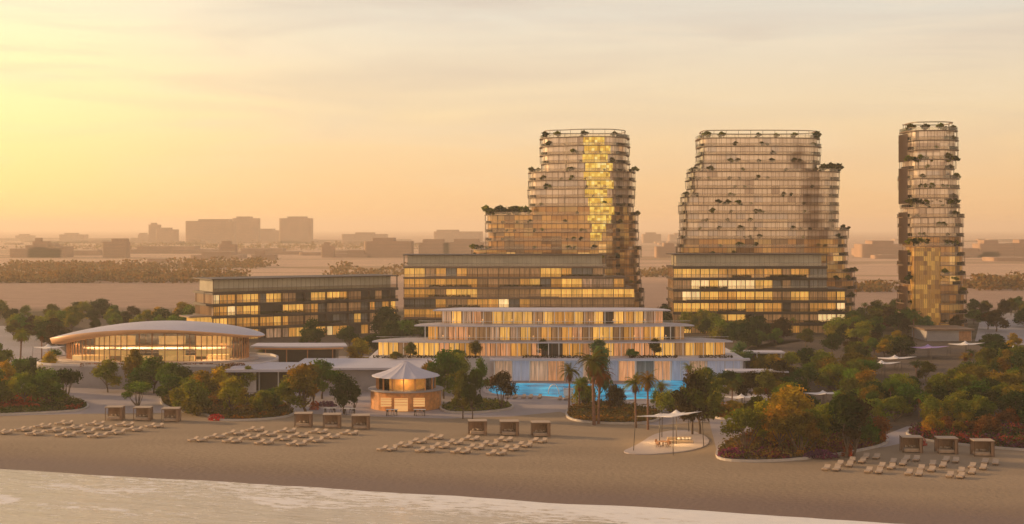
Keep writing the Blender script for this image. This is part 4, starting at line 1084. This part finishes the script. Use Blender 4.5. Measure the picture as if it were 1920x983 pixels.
for i, (a, b_, yt, d) in enumerate(sorted(CITY)):
    d = d * (1.9 if d > 1500 else 1.25)
    s_ = F / d; w = (b_ - a) / s_; h = CAMH - (yt - HZ) / s_; x = ((a + b_) / 2 - 960) / s_; dp_ = min(40, w * .7)
    root = empty('city_building', (x, d, 0)); p_ = rr(-w / 2, w / 2, 0, dp_, min(4, w * .08), 2); hh = max(4, h - 4)
    MB().prism(p_, 0, hh).build('wall', M['city_wall'], root)
    a0 = rc.uniform(-.45, -.15) * w; MB().prism(rr(a0, a0 + w * rc.uniform(.4, .65), 3, dp_ - 3, 1, 2), hh + .01, h).build('roof_storey', M['city_wall'], root)
    z = 3.2
    while z < hh - 2: MB().box(-w / 2 + 2, w / 2 - 2, -.12, -.01, z, z + 1.3).build('window_band', M['city_window'], root); z += max(3.6, hh / 9)
    tag(root, f"hazy far city {('block', 'tower')[w < h]}, {ordinal(i + 1)} from the left on the skyline behind the resort", 'building', 'hazy city blocks on the horizon')
# ------------------------------------------------------------------ plants
def crown_mesh(name, seed, w=3.2, h=3.6, base=1.6, lobes=9, leaves=120, leaf=.30, flat=1.0, core=.62, matn='leaf', spread=.66, ragged=.5):
    r = random.Random(seed); mb = MB(); L_ = []
    for i in range(lobes):
        t = 2.4 * i + r.uniform(-.5, .5); q = spread * math.sqrt((i + .3) / lobes) * w
        z = base + h * (.5 + .36 * math.cos(math.pi * q / w * .95)) + r.uniform(-.12, .12) * h
        if i % 3 == 2: z -= .3 * h
        L_.append((Vector((q * math.cos(t), q * math.sin(t), z)), w * r.uniform(.25, .48)))
    for c, rad in L_:
        if core:                                                     # dense inner twigs of the clump
            k = 4
            for a in range(16):
                v = Vector((r.gauss(0, 1), r.gauss(0, 1), r.gauss(0, 1) * .75)).normalized() * rad * core * r.uniform(.3, 1)
                leafquad(mb, c + v, leaf * 2.2, r)
        for a in range(leaves):
            v = Vector((r.gauss(0, 1), r.gauss(0, 1), r.gauss(0, 1))).normalized()
            nn = 1 + ragged * noise.noise(v * 2.2 + c)
            v = v * rad * nn * (r.uniform(.62, 1.12)); v.z *= .78 * flat
            leafquad(mb, c + v, leaf * r.uniform(.6, 1.25), r)
    me = mb.build(name, M[matn]); d = me.data; bpy.data.objects.remove(me); return d, L_
def trunk_mesh(name, L_, seed, r0=.17, multi=False, base=1.6, m='trunk'):
    r = random.Random(seed); mb = MB(); fk = Vector((r.uniform(-.2, .2), r.uniform(-.2, .2), base * .75))
    if not multi: mb.path([(0, 0, -.1), tuple(fk * .5 + Vector((.08, 0, 0))), tuple(fk)], [r0, r0 * .8, r0 * .7], 7)
    for i, (c, rad) in enumerate(L_):
        if i % 2 and len(L_) > 6 and not multi: continue
        st = fk if not multi else Vector((r.uniform(-.15, .15), r.uniform(-.15, .15), -.1))
        mid = st.lerp(c, .5) + Vector((r.uniform(-.25, .25), r.uniform(-.25, .25), -.15))
        mb.path([tuple(st), tuple(mid), tuple(c)], [r0 * .6, r0 * .35, r0 * .12], 5)
    me = mb.build(name, M[m]); d = me.data; bpy.data.objects.remove(me); return d
KINDS = {}
def kind(nm, n, multi=False, **kw):
    KINDS[nm] = []
    for i in range(n):
        cd, L_ = crown_mesh(nm + '_crown', hash_(nm) + i * 7, **kw)
        KINDS[nm].append((cd, trunk_mesh(nm + '_trunk', L_, i + 3, multi=multi, base=kw.get('base', 1.6))))
def hash_(s): return sum(ord(c) * (i + 3) for i, c in enumerate(s)) % 9973
# every kind is modelled about 6 m tall
kind('broadleaf tree', 4, w=2.9, h=3.8, base=1.7, lobes=13, leaves=230, leaf=.18)
kind('round tree', 3, w=2.6, h=4.2, base=1.3, lobes=15, leaves=210, leaf=.17, spread=.58)
kind('open branching tree', 3, w=3.4, h=2.8, base=2.4, lobes=9, leaves=220, leaf=.17, flat=.8, multi=True, core=.5)
kind('tall narrow tree', 2, w=2.0, h=5.0, base=1.0, lobes=13, leaves=200, leaf=.17, spread=.45)
kind('bushy tree', 3, w=3.2, h=3.8, base=.5, lobes=14, leaves=220, leaf=.19, spread=.62, multi=True)
kind('shrub', 3, w=2.6, h=3.2, base=.6, lobes=6, leaves=60, leaf=.42, spread=.6)
def palm_meshes(seed, skirt=True):
    r = random.Random(seed); H = 6.0; mb = MB(); lean = r.uniform(-.25, .25)
    mb.path([(0, 0, -.1), (lean * .3, 0, H * .3), (lean * .7, .05, H * .65), (lean, .08, H)], [.20, .16, .14, .15], 7)
    for i in range(16):
        z = H * i / 16 + .2; k = z / H; mb.tube((lean * k, .05 * k, z), (lean * k, .05 * k, z + .07), .19, .15, 7)
    t = mb.build('palm_trunk', M['palm_trunk']); td = t.data; bpy.data.objects.remove(t)
    top = Vector((lean, .08, H))
    def fronds(n, e0, e1, ln, droop, wd):
        mb = MB()
        for i in range(n):
            a = 2.4 * i + r.uniform(-.2, .2); e = r.uniform(e0, e1); l = ln * r.uniform(.85, 1.1); K = 9; p = top.copy(); dr = Vector((math.cos(a) * math.cos(e), math.sin(a) * math.cos(e), math.sin(e)))
            side = Vector((-math.sin(a), math.cos(a), 0)); pts = [p.copy()]
            for k in range(K): p = p + dr * (l / K); dr = (dr + Vector((0, 0, -droop / K))).normalized(); pts.append(p.copy())
            for k in range(1, K + 1):
                f = k / K; wq = wd * math.sin(math.pi * min(1, .12 + f * .86)) + .08; q0, q1 = pts[k - 1], pts[k]
                for sgn in (-1, 1):
                    for h_ in (0, .5):
                        b0 = q0.lerp(q1, h_); b1 = q0.lerp(q1, h_ + .38); tip = b1 + side * sgn * wq + Vector((0, 0, -.35 * wq)) + (q1 - q0) * .6
                        mb.add([b0, b1, tip], [(0, 1, 2)])
            mb.path([tuple(q) for q in pts[::3]], [.035, .025, .015, .008][:len(pts[::3])], 4)
        return mb
    c = fronds(30, -.15, 1.2, 2.3, 1.7, .42).build('c', M['frond']); cd = c.data; bpy.data.objects.remove(c)
    c = fronds(22, -1.35, -.6, 1.5, .8, .3).build('c', M['frond']); sd_ = c.data; bpy.data.objects.remove(c)
    return td, cd, sd_
PALMS = [palm_meshes(i) for i in range(3)]
TONES = {'dark green': (.030, .055, .014), 'green': (.075, .135, .022), 'bright green': (.13, .21, .026), 'olive green': (.16, .18, .024), 'yellow green': (.26, .25, .026),
         'grey green': (.09, .16, .08), 'brown green': (.10, .10, .02), 'orange brown': (.20, .135, .022), 'golden': (.36, .25, .028), 'dark brown': (.05, .036, .015), 'russet': (.18, .07, .025)}
TREES = []
def tree(kind_, px, py, hpx, tone, zone, z=0.0, wk=1.0):
    """px, py: foot of the trunk in the photograph; hpx: height in photograph pixels"""
    p = gs(px, py) if z == 0 else gp(px, py, z); s_ = F / p.y; TREES.append((kind_, p, hpx / s_, tone, zone, px, wk))
rf_ = random.Random(77)
def build_trees():
    cnt = {}
    for t in sorted(TREES, key=lambda t: t[5]): cnt.setdefault((t[4], t[3], t[0]), []).append(t)
    for key, lst in cnt.items():
        for i, (kd, p, h, tone, zone, px, wk) in enumerate(lst):
            where = '' if len(lst) == 1 else f", {ordinal(i + 1)} from left" ; nm = kd.replace(' ', '_')
            root = empty(nm, p, rf_.uniform(0, 6.28))
            if kd == 'palm tree':
                td, cd, sd_ = PALMS[rf_.randrange(3)]; k = h / 7.6
                for n_, d_, col in (('trunk', td, None), ('crown', cd, tone), ('dead_frond_skirt', sd_, 'russet')):
                    o = bpy.data.objects.new(n_, d_); COL.objects.link(o); setp(o, root)
                    if col: c = TONES[col]; o.color = (*c, 1)
                root.scale = (k * wk, k * wk, k)
            else:
                cd, td = KINDS[kd][rf_.randrange(len(KINDS[kd]))]; H0 = {'broadleaf tree': 6.3, 'round tree': 6.3, 'open branching tree': 6.0, 'tall narrow tree': 6.7, 'bushy tree': 5.0, 'shrub': 4.2}[kd]
                k = h / H0
                for n_, d_ in (('trunk', td), ('crown', cd)):
                    o = bpy.data.objects.new(n_, d_); COL.objects.link(o); setp(o, root)
                    if n_ == 'crown':
                        c = TONES[tone]; j = rf_.uniform(.75, 1.15); o.color = (c[0] * j * rf_.uniform(.9, 1.15), c[1] * j, c[2] * j, 1)
                root.scale = (k * wk, k * wk, k)
            tag(root, f"{tone} {kd}{where}, {zone}", 'palm' if 'palm' in kd else 'tree', f"trees {zone}")
B, RO, OP, TN, BU, PA = 'broadleaf tree', 'round tree', 'open branching tree', 'tall narrow tree', 'bushy tree', 'palm tree'
Z = 'on the left island bed by the beach'
for a in [(OP, 122, 756, 72, 'dark green', 1.0), (B, 45, 764, 76, 'olive green', 1.0), (BU, 88, 760, 72, 'green', .95), (BU, -8, 762, 74, 'olive green', 1), (B, 70, 742, 62, 'dark green', 1), (B, 10, 735, 60, 'golden', 1.0)]: tree(*a[:5], Z, wk=a[5])
Z = 'in front of the wall left of the dome'
for a in [(RO, 92, 722, 70, 'golden', .8), (BU, 30, 715, 45, 'green', 1.2), (BU, 60, 708, 40, 'dark green', 1.2), (PA, 38, 690, 80, 'olive green', 1), (PA, 78, 676, 62, 'dark green', .9), (BU, -5, 690, 50, 'olive green', 1.1), (B, 100, 700, 52, 'green', .9)]: tree(*a[:5], Z, wk=a[5])
Z = 'below the dome terrace wall'
for a in [(B, 202, 736, 66, 'olive green', 1.0), (RO, 252, 733, 88, 'orange brown', .75), (B, 288, 738, 74, 'green', 1.0), (BU, 262, 738, 52, 'green', 1.0), (B, 318, 742, 70, 'green', .9), (BU, 420, 733, 50, 'orange brown', 1.2), (RO, 465, 735, 54, 'olive green', .9)]: tree(*a[:5], Z, wk=a[5])
Z = 'on the bed behind the left cabanas'
for a in [(OP, 258, 762, 52, 'bright green', 1.15), (B, 318, 758, 66, 'green', 1.15), (BU, 355, 775, 72, 'olive green', .95), (B, 382, 762, 78, 'orange brown', 1), (BU, 372, 780, 48, 'brown green', 1.0), (RO, 436, 780, 82, 'yellow green', 1.0), (B, 410, 760, 72, 'golden', 1), (BU, 490, 774, 48, 'olive green', .95), (BU, 512, 768, 44, 'green', .9), (B, 345, 744, 62, 'dark green', 1)]: tree(*a[:5], Z, wk=a[5])
Z = 'between the left bed and the kiosk'
for a in [(TN, 572, 776, 106, 'orange brown', 1.25), (B, 545, 776, 78, 'olive green', 1.0), (B, 604, 748, 76, 'green', 1.2), (TN, 586, 760, 88, 'brown green', 1.1), (RO, 645, 776, 84, 'dark green', .85), (TN, 664, 776, 62, 'dark green', .9)]: tree(*a[:5], Z, wk=a[5])
Z = 'between the kiosk and the pool'
for a in [(B, 832, 748, 100, 'green', .8), (RO, 805, 742, 72, 'orange brown', .8), (B, 857, 738, 82, 'olive green', .75), (B, 868, 785, 92, 'brown green', .62), (B, 886, 787, 96, 'dark green', .55), (B, 900, 745, 76, 'green', .6), (OP, 940, 768, 82, 'dark brown', .72)]: tree(*a[:5], Z, wk=a[5])
Z = 'on the oval bed in front of the pool'
for a in [(PA, 1067, 776, 100, 'brown green', .85), (PA, 1114, 797, 150, 'brown green', .9), (PA, 1122, 795, 118, 'russet', .9), (BU, 1095, 765, 62, 'olive green', .7), (BU, 1155, 770, 56, 'dark brown', .6), (PA, 1192, 802, 106, 'olive green', .9), (PA, 1215, 806, 118, 'orange brown', .8), (BU, 1260, 776, 46, 'olive green', 1.4), (B, 1123, 766, 134, 'grey green', .42), (PA, 1240, 772, 62, 'olive green', 1.1), (PA, 1085, 768, 56, 'olive green', 1)]: tree(*a[:5], Z, wk=a[5])
Z = 'right of the pool behind the beach tent'
for a in [(B, 1298, 816, 122, 'dark brown', .75), (B, 1312, 815, 128, 'brown green', .8), (RO, 1335, 782, 66, 'olive green', 1.1), (BU, 1282, 790, 56, 'dark brown', .6), (B, 1365, 740, 52, 'dark green', 1.2), (BU, 1375, 782, 34, 'golden', 1.5), (BU, 1345, 782, 26, 'orange brown', 1.3), (B, 1410, 752, 62, 'dark brown', 1.1), (BU, 1385, 735, 38, 'green', 1.2), (B, 1440, 758, 66, 'brown green', 1.1), (BU, 1425, 725, 34, 'dark green', 1.8), (BU, 1232, 760, 30, 'grey green', .8)]: tree(*a[:5], Z, wk=a[5])
Z = 'on the big bed by the right loungers'
for a in [(OP, 1398, 850, 96, 'olive green', 1.05), (B, 1430, 840, 92, 'yellow green', 1.0), (B, 1462, 850, 100, 'golden', .95), (OP, 1500, 856, 98, 'orange brown', 1.0), (B, 1530, 852, 96, 'olive green', .9), (TN, 1586, 858, 134, 'dark green', 1.15), (TN, 1602, 858, 128, 'dark brown', 1.0), (B, 1555, 838, 96, 'olive green', 1), (BU, 1620, 836, 62, 'green', 1.0), (B, 1480, 826, 110, 'golden', 1), (B, 1420, 815, 80, 'brown green', 1), (BU, 1645, 830, 52, 'russet', .9)]: tree(*a[:5], Z, wk=a[5])
Z = 'on the podium of the tiered pavilion'
for a in [(RO, 770, 672, 34, 'brown green', 1.1), (RO, 892, 671, 36, 'brown green', 1.0), (RO, 1018, 668, 36, 'dark green', 1.0), (RO, 1122, 672, 40, 'grey green', 1.3), (RO, 1228, 668, 38, 'brown green', 1.0), (BU, 1185, 671, 18, 'green', 1.4), (BU, 860, 673, 20, 'green', 1.3), (BU, 742, 674, 16, 'brown green', 1.5)]: tree(*a[:5], Z, z=4.99, wk=a[5])
for a in [(PA, 1290, 735, 58, 'olive green', 1), (B, 1325, 728, 44, 'green', 1.1), (BU, 1308, 752, 36, 'olive green', 1.3), (B, 1350, 752, 50, 'olive green', 1), (PA, 1372, 770, 62, 'brown green', 1)]: tree(*a[:5], 'between the pool and the small round bed', wk=a[5])
Z = 'beside the pavilion right of the pool'
for a in [(B, 1388, 700, 60, 'grey green', 1.05), (B, 1452, 710, 54, 'golden', 1.0), (BU, 1430, 708, 46, 'orange brown', 1), (B, 1480, 706, 50, 'yellow green', 1), (RO, 1540, 714, 64, 'olive green', 1.1), (BU, 1350, 705, 30, 'yellow green', 1.3), (BU, 1510, 690, 40, 'dark green', 1.5), (B, 1605, 690, 52, 'brown green', 1.1), (B, 1560, 665, 46, 'dark green', 1.3)]: tree(*a[:5], Z, wk=a[5])
Z = 'between the dark hotel block and the kiosk'
for a in [(RO, 672, 690, 62, 'golden', 1.15), (B, 700, 672, 52, 'dark green', 1.2), (B, 735, 660, 60, 'dark green', 1.1), (B, 765, 650, 56, 'green', 1.2), (B, 585, 662, 66, 'dark green', 1.0), (B, 655, 655, 50, 'dark green', 1.2), (B, 790, 645, 48, 'dark green', 1.2), (BU, 540, 675, 26, 'dark green', 1.7), (BU, 500, 678, 26, 'brown green', 1.4), (B, 722, 640, 70, 'dark green', 1)]: tree(*a[:5], Z, wk=a[5])
# belts and garden woods, spread so that crowns overlap unevenly
def belt(n, x0, x1, y0, y1, h0, h1, tones, kinds_, zone, seed, avoid=(), mind=9):
    r = random.Random(seed); pts = []; tries = 0
    while len(pts) < n and tries < 6000:
        tries += 1; x, y = r.uniform(x0, x1), r.uniform(y0, y1)
        if any(abs(x - a) * .8 + abs(y - b_) * 2.0 < mind for a, b_ in pts): continue
        if any(ax0 < x < ax1 and ay0 < y < ay1 for ax0, ax1, ay0, ay1 in avoid): continue
        pts.append((x, y)); k = (y - HZ) / (CAMH * 8.0)
        tree(r.choice(kinds_), x, y, r.uniform(h0, h1) * (y - HZ) / CAMH, r.choice(tones), zone, wk=r.uniform(.95, 1.3))
dk = ['dark green', 'dark brown', 'brown green', 'dark green', 'olive green', 'green']
belt(34, -30, 400, 596, 626, 5.5, 8.5, dk + ['olive green', 'yellow green', 'olive green', 'golden', 'bright green'], [B, RO, B, BU], 'in the belt behind the domed pavilion', 1, mind=17)
belt(12, 20, 330, 622, 650, 5, 7, dk + ['golden'], [B, BU], 'just behind the left end of the dome', 2, avoid=[(120, 480, 600, 700)], mind=16)
belt(12, 1240, 1330, 600, 640, 6, 9, dk, [B, RO, BU], 'between the tiered pavilion and the broad tower', 3, mind=16)
belt(26, 1330, 1640, 622, 655, 5, 8.5, dk + ['green', 'olive green'], [B, RO, BU, PA], 'at the foot of the right hotel block', 4, mind=17, avoid=[(1525, 1590, 560, 632)])
belt(24, 1600, 1735, 590, 640, 5.5, 8.5, dk + ['olive green', 'yellow green'], [B, RO, BU, PA], 'between the broad tower and the slim tower', 5, mind=15)
belt(22, 1820, 1990, 588, 625, 5.5, 8.5, dk, [B, RO, BU, B], 'behind the road at the far right', 6, mind=15, avoid=[(1826, 1915, 600, 660)])
tree(B, 1868, 622, 46, 'dark brown', 'on the round island in the road', wk=1.25)
tree(B, 1852, 618, 38, 'dark green', 'on the round island in the road', wk=1.2)
for px, py, hh, tn in ((1738, 632, 44, 'grey green'), (1700, 628, 36, 'dark brown'), (1792, 626, 38, 'dark brown')): tree(RO, px, py, hh, tn, 'at the base of the slim tower')
belt(10, 1840, 1960, 655, 690, 4.5, 6, ['golden', 'orange brown', 'olive green', 'dark green'], [B, BU], 'beside the road by the right edge', 8, mind=20)
wd = ['dark green', 'green', 'olive green', 'brown green', 'bright green', 'dark green', 'orange brown', 'green', 'dark green', 'olive green', 'olive green']
belt(70, 1595, 2000, 690, 800, 4.6, 7.2, wd, [B, B, BU, RO, OP, PA], 'in the dense right hand garden', 9, mind=21, avoid=[(1615, 1715, 690, 738), (1700, 1790, 660, 712), (1780, 1845, 655, 694)])
belt(22, 1450, 1640, 715, 800, 4.0, 6.4, wd + ['russet', 'dark brown'], [B, BU, OP], 'in the garden behind the big right bed', 10, mind=24, avoid=[(1505, 1590, 738, 790)])
belt(14, 1690, 1990, 800, 822, 2.2, 3.8, ['russet', 'orange brown', 'golden', 'dark green', 'green'], [BU], 'low behind the right cabanas', 12, mind=20, avoid=[(1640, 1725, 790, 850)])
belt(14, 1600, 1840, 652, 684, 4, 6, dk + ['golden'], [B, BU], 'in front of the plinth building', 14, mind=19, avoid=[(1700, 1840, 640, 700), (1615, 1715, 672, 700)])
build_trees()
# shrubs on the tower terraces
SH = {}
for p, h, who, fl in SHRUBS: SH.setdefault((who, fl), []).append((p, h))
for (who, fl), lst in sorted(SH.items()):
    lst.sort(key=lambda a: a[0][0])
    for i, (p, h) in enumerate(lst):
        root = empty('terrace_shrub', p, rf_.uniform(0, 6.28)); cd, td = KINDS['shrub'][i % 3]; k = h / 4.2
        for n_, d_ in (('stem', td), ('crown', cd)):
            o = bpy.data.objects.new(n_, d_); COL.objects.link(o); setp(o, root)
            if n_ == 'crown': c = rf_.choice([TONES['brown green'], TONES['dark green'], TONES['olive green']]); o.color = (*c, 1)
        root.scale = (k * 1.15, k * 1.15, k)
        tag(root, f"small terrace shrub, {ordinal(i + 1)} from left, {ordinal(fl)} floor from the top of the {who}", 'shrub', f"shrubs on the terraces of the {who}")
# ground cover on the beds
def inside(p, poly):
    c = False; n = len(poly); x, y = p
    for i in range(n):
        (x1, y1), (x2, y2) = poly[i], poly[i - 1]
        if (y1 > y) != (y2 > y) and x < (x2 - x1) * (y - y1) / (y2 - y1) + x1: c = not c
    return c
def cover(poly, z, col, n, h, seed, name='ground_cover', clip=None, leaf=.22):
    r = random.Random(seed); mb = MB(); xs = [p[0] for p in poly]; ys = [p[1] for p in poly]; k = 0; t = 0
    while k < n and t < n * 8:
        t += 1; x, y = r.uniform(min(xs), max(xs)), r.uniform(min(ys), max(ys))
        if not inside((x, y), poly) or (clip and not clip(x, y)): continue
        k += 1; hh = h * (.55 + .9 * abs(noise.noise(Vector((x * .5, y * .5, seed)))) * 2)
        leafquad(mb, (x, y, z + r.random() * hh), leaf * r.uniform(.6, 1.3), r)
    o = mb.build(name, M['leaf_cover']); o.color = (*col, 1); return tag(o, kind='stuff')
covers = {'left': [((.05, .065, .02), .5), ((.22, .03, .02), .6)], 'palms': [((.11, .085, .03), .8), ((.20, .11, .03), .7)], 'mid': [((.10, .075, .025), .6), ((.22, .10, .02), .6)],
          'olive': [((.11, .12, .03), .4)], 'right': [((.13, .09, .03), .9), ((.14, .03, .08), .7), ((.24, .13, .03), .8)], 'back': [((.05, .055, .02), .9), ((.22, .04, .04), .9), ((.09, .03, .10), .8)], 'small': [((.25, .13, .03), .6)]}
sd0 = 5
for nm, q, z in BEDS:
    area = abs(sum(q[i - 1][0] * q[i][1] - q[i][0] * q[i - 1][1] for i in range(len(q)))) / 2
    for j, (c, h) in enumerate(covers[nm]):
        sd0 += 1
        cl_ = None if j == 0 else (lambda x, y, j=j: noise.noise(Vector((x * .16 + 31 * j, y * .22, 7.7))) > .05)
        cover(q, z, c, int(area * (11 if j == 0 else 7)), h, sd0, 'ground_cover' if j == 0 else 'flower_cover', cl_)
# pink bougainvillea clump at the tip of the middle bed and violet ones on the terraces
def clump(px, py, wpx, hm, col, lab, z=0.0, nm='flowering_shrub'):
    p = gp(px, py, z); s_ = F / p.y; r = random.Random(px); mb = MB(); w = wpx / s_
    for i in range(int(260 * max(1, w / 2))):
        v = Vector((r.gauss(0, 1), r.gauss(0, 1), abs(r.gauss(0, 1)))).normalized() * r.uniform(.6, 1.05); leafquad(mb, (v.x * w / 2, v.y * 1.0, v.z * hm), .2 * r.uniform(.6, 1.2), r)
    o = mb.build(nm, M['leaf_cover'], loc=p); o.color = (*col, 1); tag(o, lab, 'flowering shrub')
clump(406, 788, 32, 1.1, (.45, .03, .05), 'bright pink red flowering shrub at the beach tip of the middle bed')
clump(215, 726, 44, 1.2, (.12, .03, .16), 'violet flowering shrub at the foot of the dome wall')
clump(612, 762, 40, 1.0, (.12, .04, .14), 'violet flowering shrub between the trunks left of the kiosk')
clump(1150, 706, 50, 1.6, (.20, .05, .16), 'purple flowering shrub in front of the pool house glass')
clump(1372, 856, 52, 1.3, (.24, .04, .14), 'magenta flowering shrub at the left tip of the big right bed', .3)
clump(1540, 858, 66, 1.2, (.14, .04, .14), 'dusky purple flowering shrub on the front edge of the big right bed', .2)
clump(590, 768, 20, 1.6, (.35, .06, .02), 'orange red flowering shrub under the tall orange tree')
clump(1590, 856, 22, 2.2, (.40, .07, .03), 'red flowering shrub at the twin dark trunks by the right loungers')
clump(1718, 835, 40, 1.5, (.36, .04, .05), 'red flowering shrub behind the leftmost right cabana')
clump(48, 765, 60, 1.0, (.38, .05, .03), 'scarlet flower clump on the left island bed')
# low hedges along the terrace edges
for (xa_, xb_, d_, z_, lab) in ((980, 1115, 314.6, 5.02, 'low dark hedge on the pool house roof, left of centre'), (1180, 1270, 314.6, 5.02, 'low dark hedge on the pool house roof, right of centre'), (1310, 1375, 314.8, 5.02, 'low dark hedge at the right end of the pool house roof'),
        (150, 460, 299.6, 4.6, 'row of russet planting behind the dome terrace parapet'), (700, 900, 314.5, 5.0, 'low dark hedge along the podium left of the pool house')):
    s_ = F / d_; a, b_ = (xa_ - 960) / s_, (xb_ - 960) / s_; mb = MB(); r = random.Random(xa_)
    for i in range(int((b_ - a) * 30)): leafquad(mb, (r.uniform(0, b_ - a), r.uniform(-.35, .35), r.random() * .8 * (.6 + .6 * abs(noise.noise(Vector((i * .03, xa_, 0)))))), .2, r)
    o = mb.build('hedge', M['leaf_cover'], loc=(a, d_, z_)); o.color = (*(TONES['russet'] if 'russet' in lab else TONES['dark brown']), 1); tag(o, lab, 'hedge')
# far woods on the plain: masses nobody could count
def woods(px0, px1, py, h, dens, seed, depth=60):
    r = random.Random(seed); d_ = F * CAMH / (py - HZ); s_ = F / d_; a, b_ = (px0 - 960) / s_, (px1 - 960) / s_; mb = MB()
    n = int((b_ - a) * dens)
    for i in range(n):
        x = r.uniform(a, b_); y = d_ + r.uniform(0, depth); hh = h * (.5 + abs(noise.noise(Vector((x * .02, y * .02, seed)))) * 1.6)
        for q in range(9): leafquad(mb, (x + r.gauss(0, 2.5), y + r.gauss(0, 2.5), r.random() * hh), 1.5, r)
    o = mb.build('far_woods', M['leaf_cover']); o.color = (.19, .12, .05, 1); tag(o, kind='stuff')
woods(-60, 420, 531, 7, 3.5, 1, 90); woods(-100, 250, 512, 7, 2.5, 2, 150); woods(300, 470, 505, 8, 2.5, 3, 120); woods(1590, 1700, 548, 5, 2, 4); woods(1830, 1990, 545, 6, 2.5, 5, 60); woods(600, 760, 520, 6, 1, 6, 90)
woods(-60, 800, 470, 9, .8, 7, 500); woods(1200, 1300, 520, 5, 1.5, 8, 80)
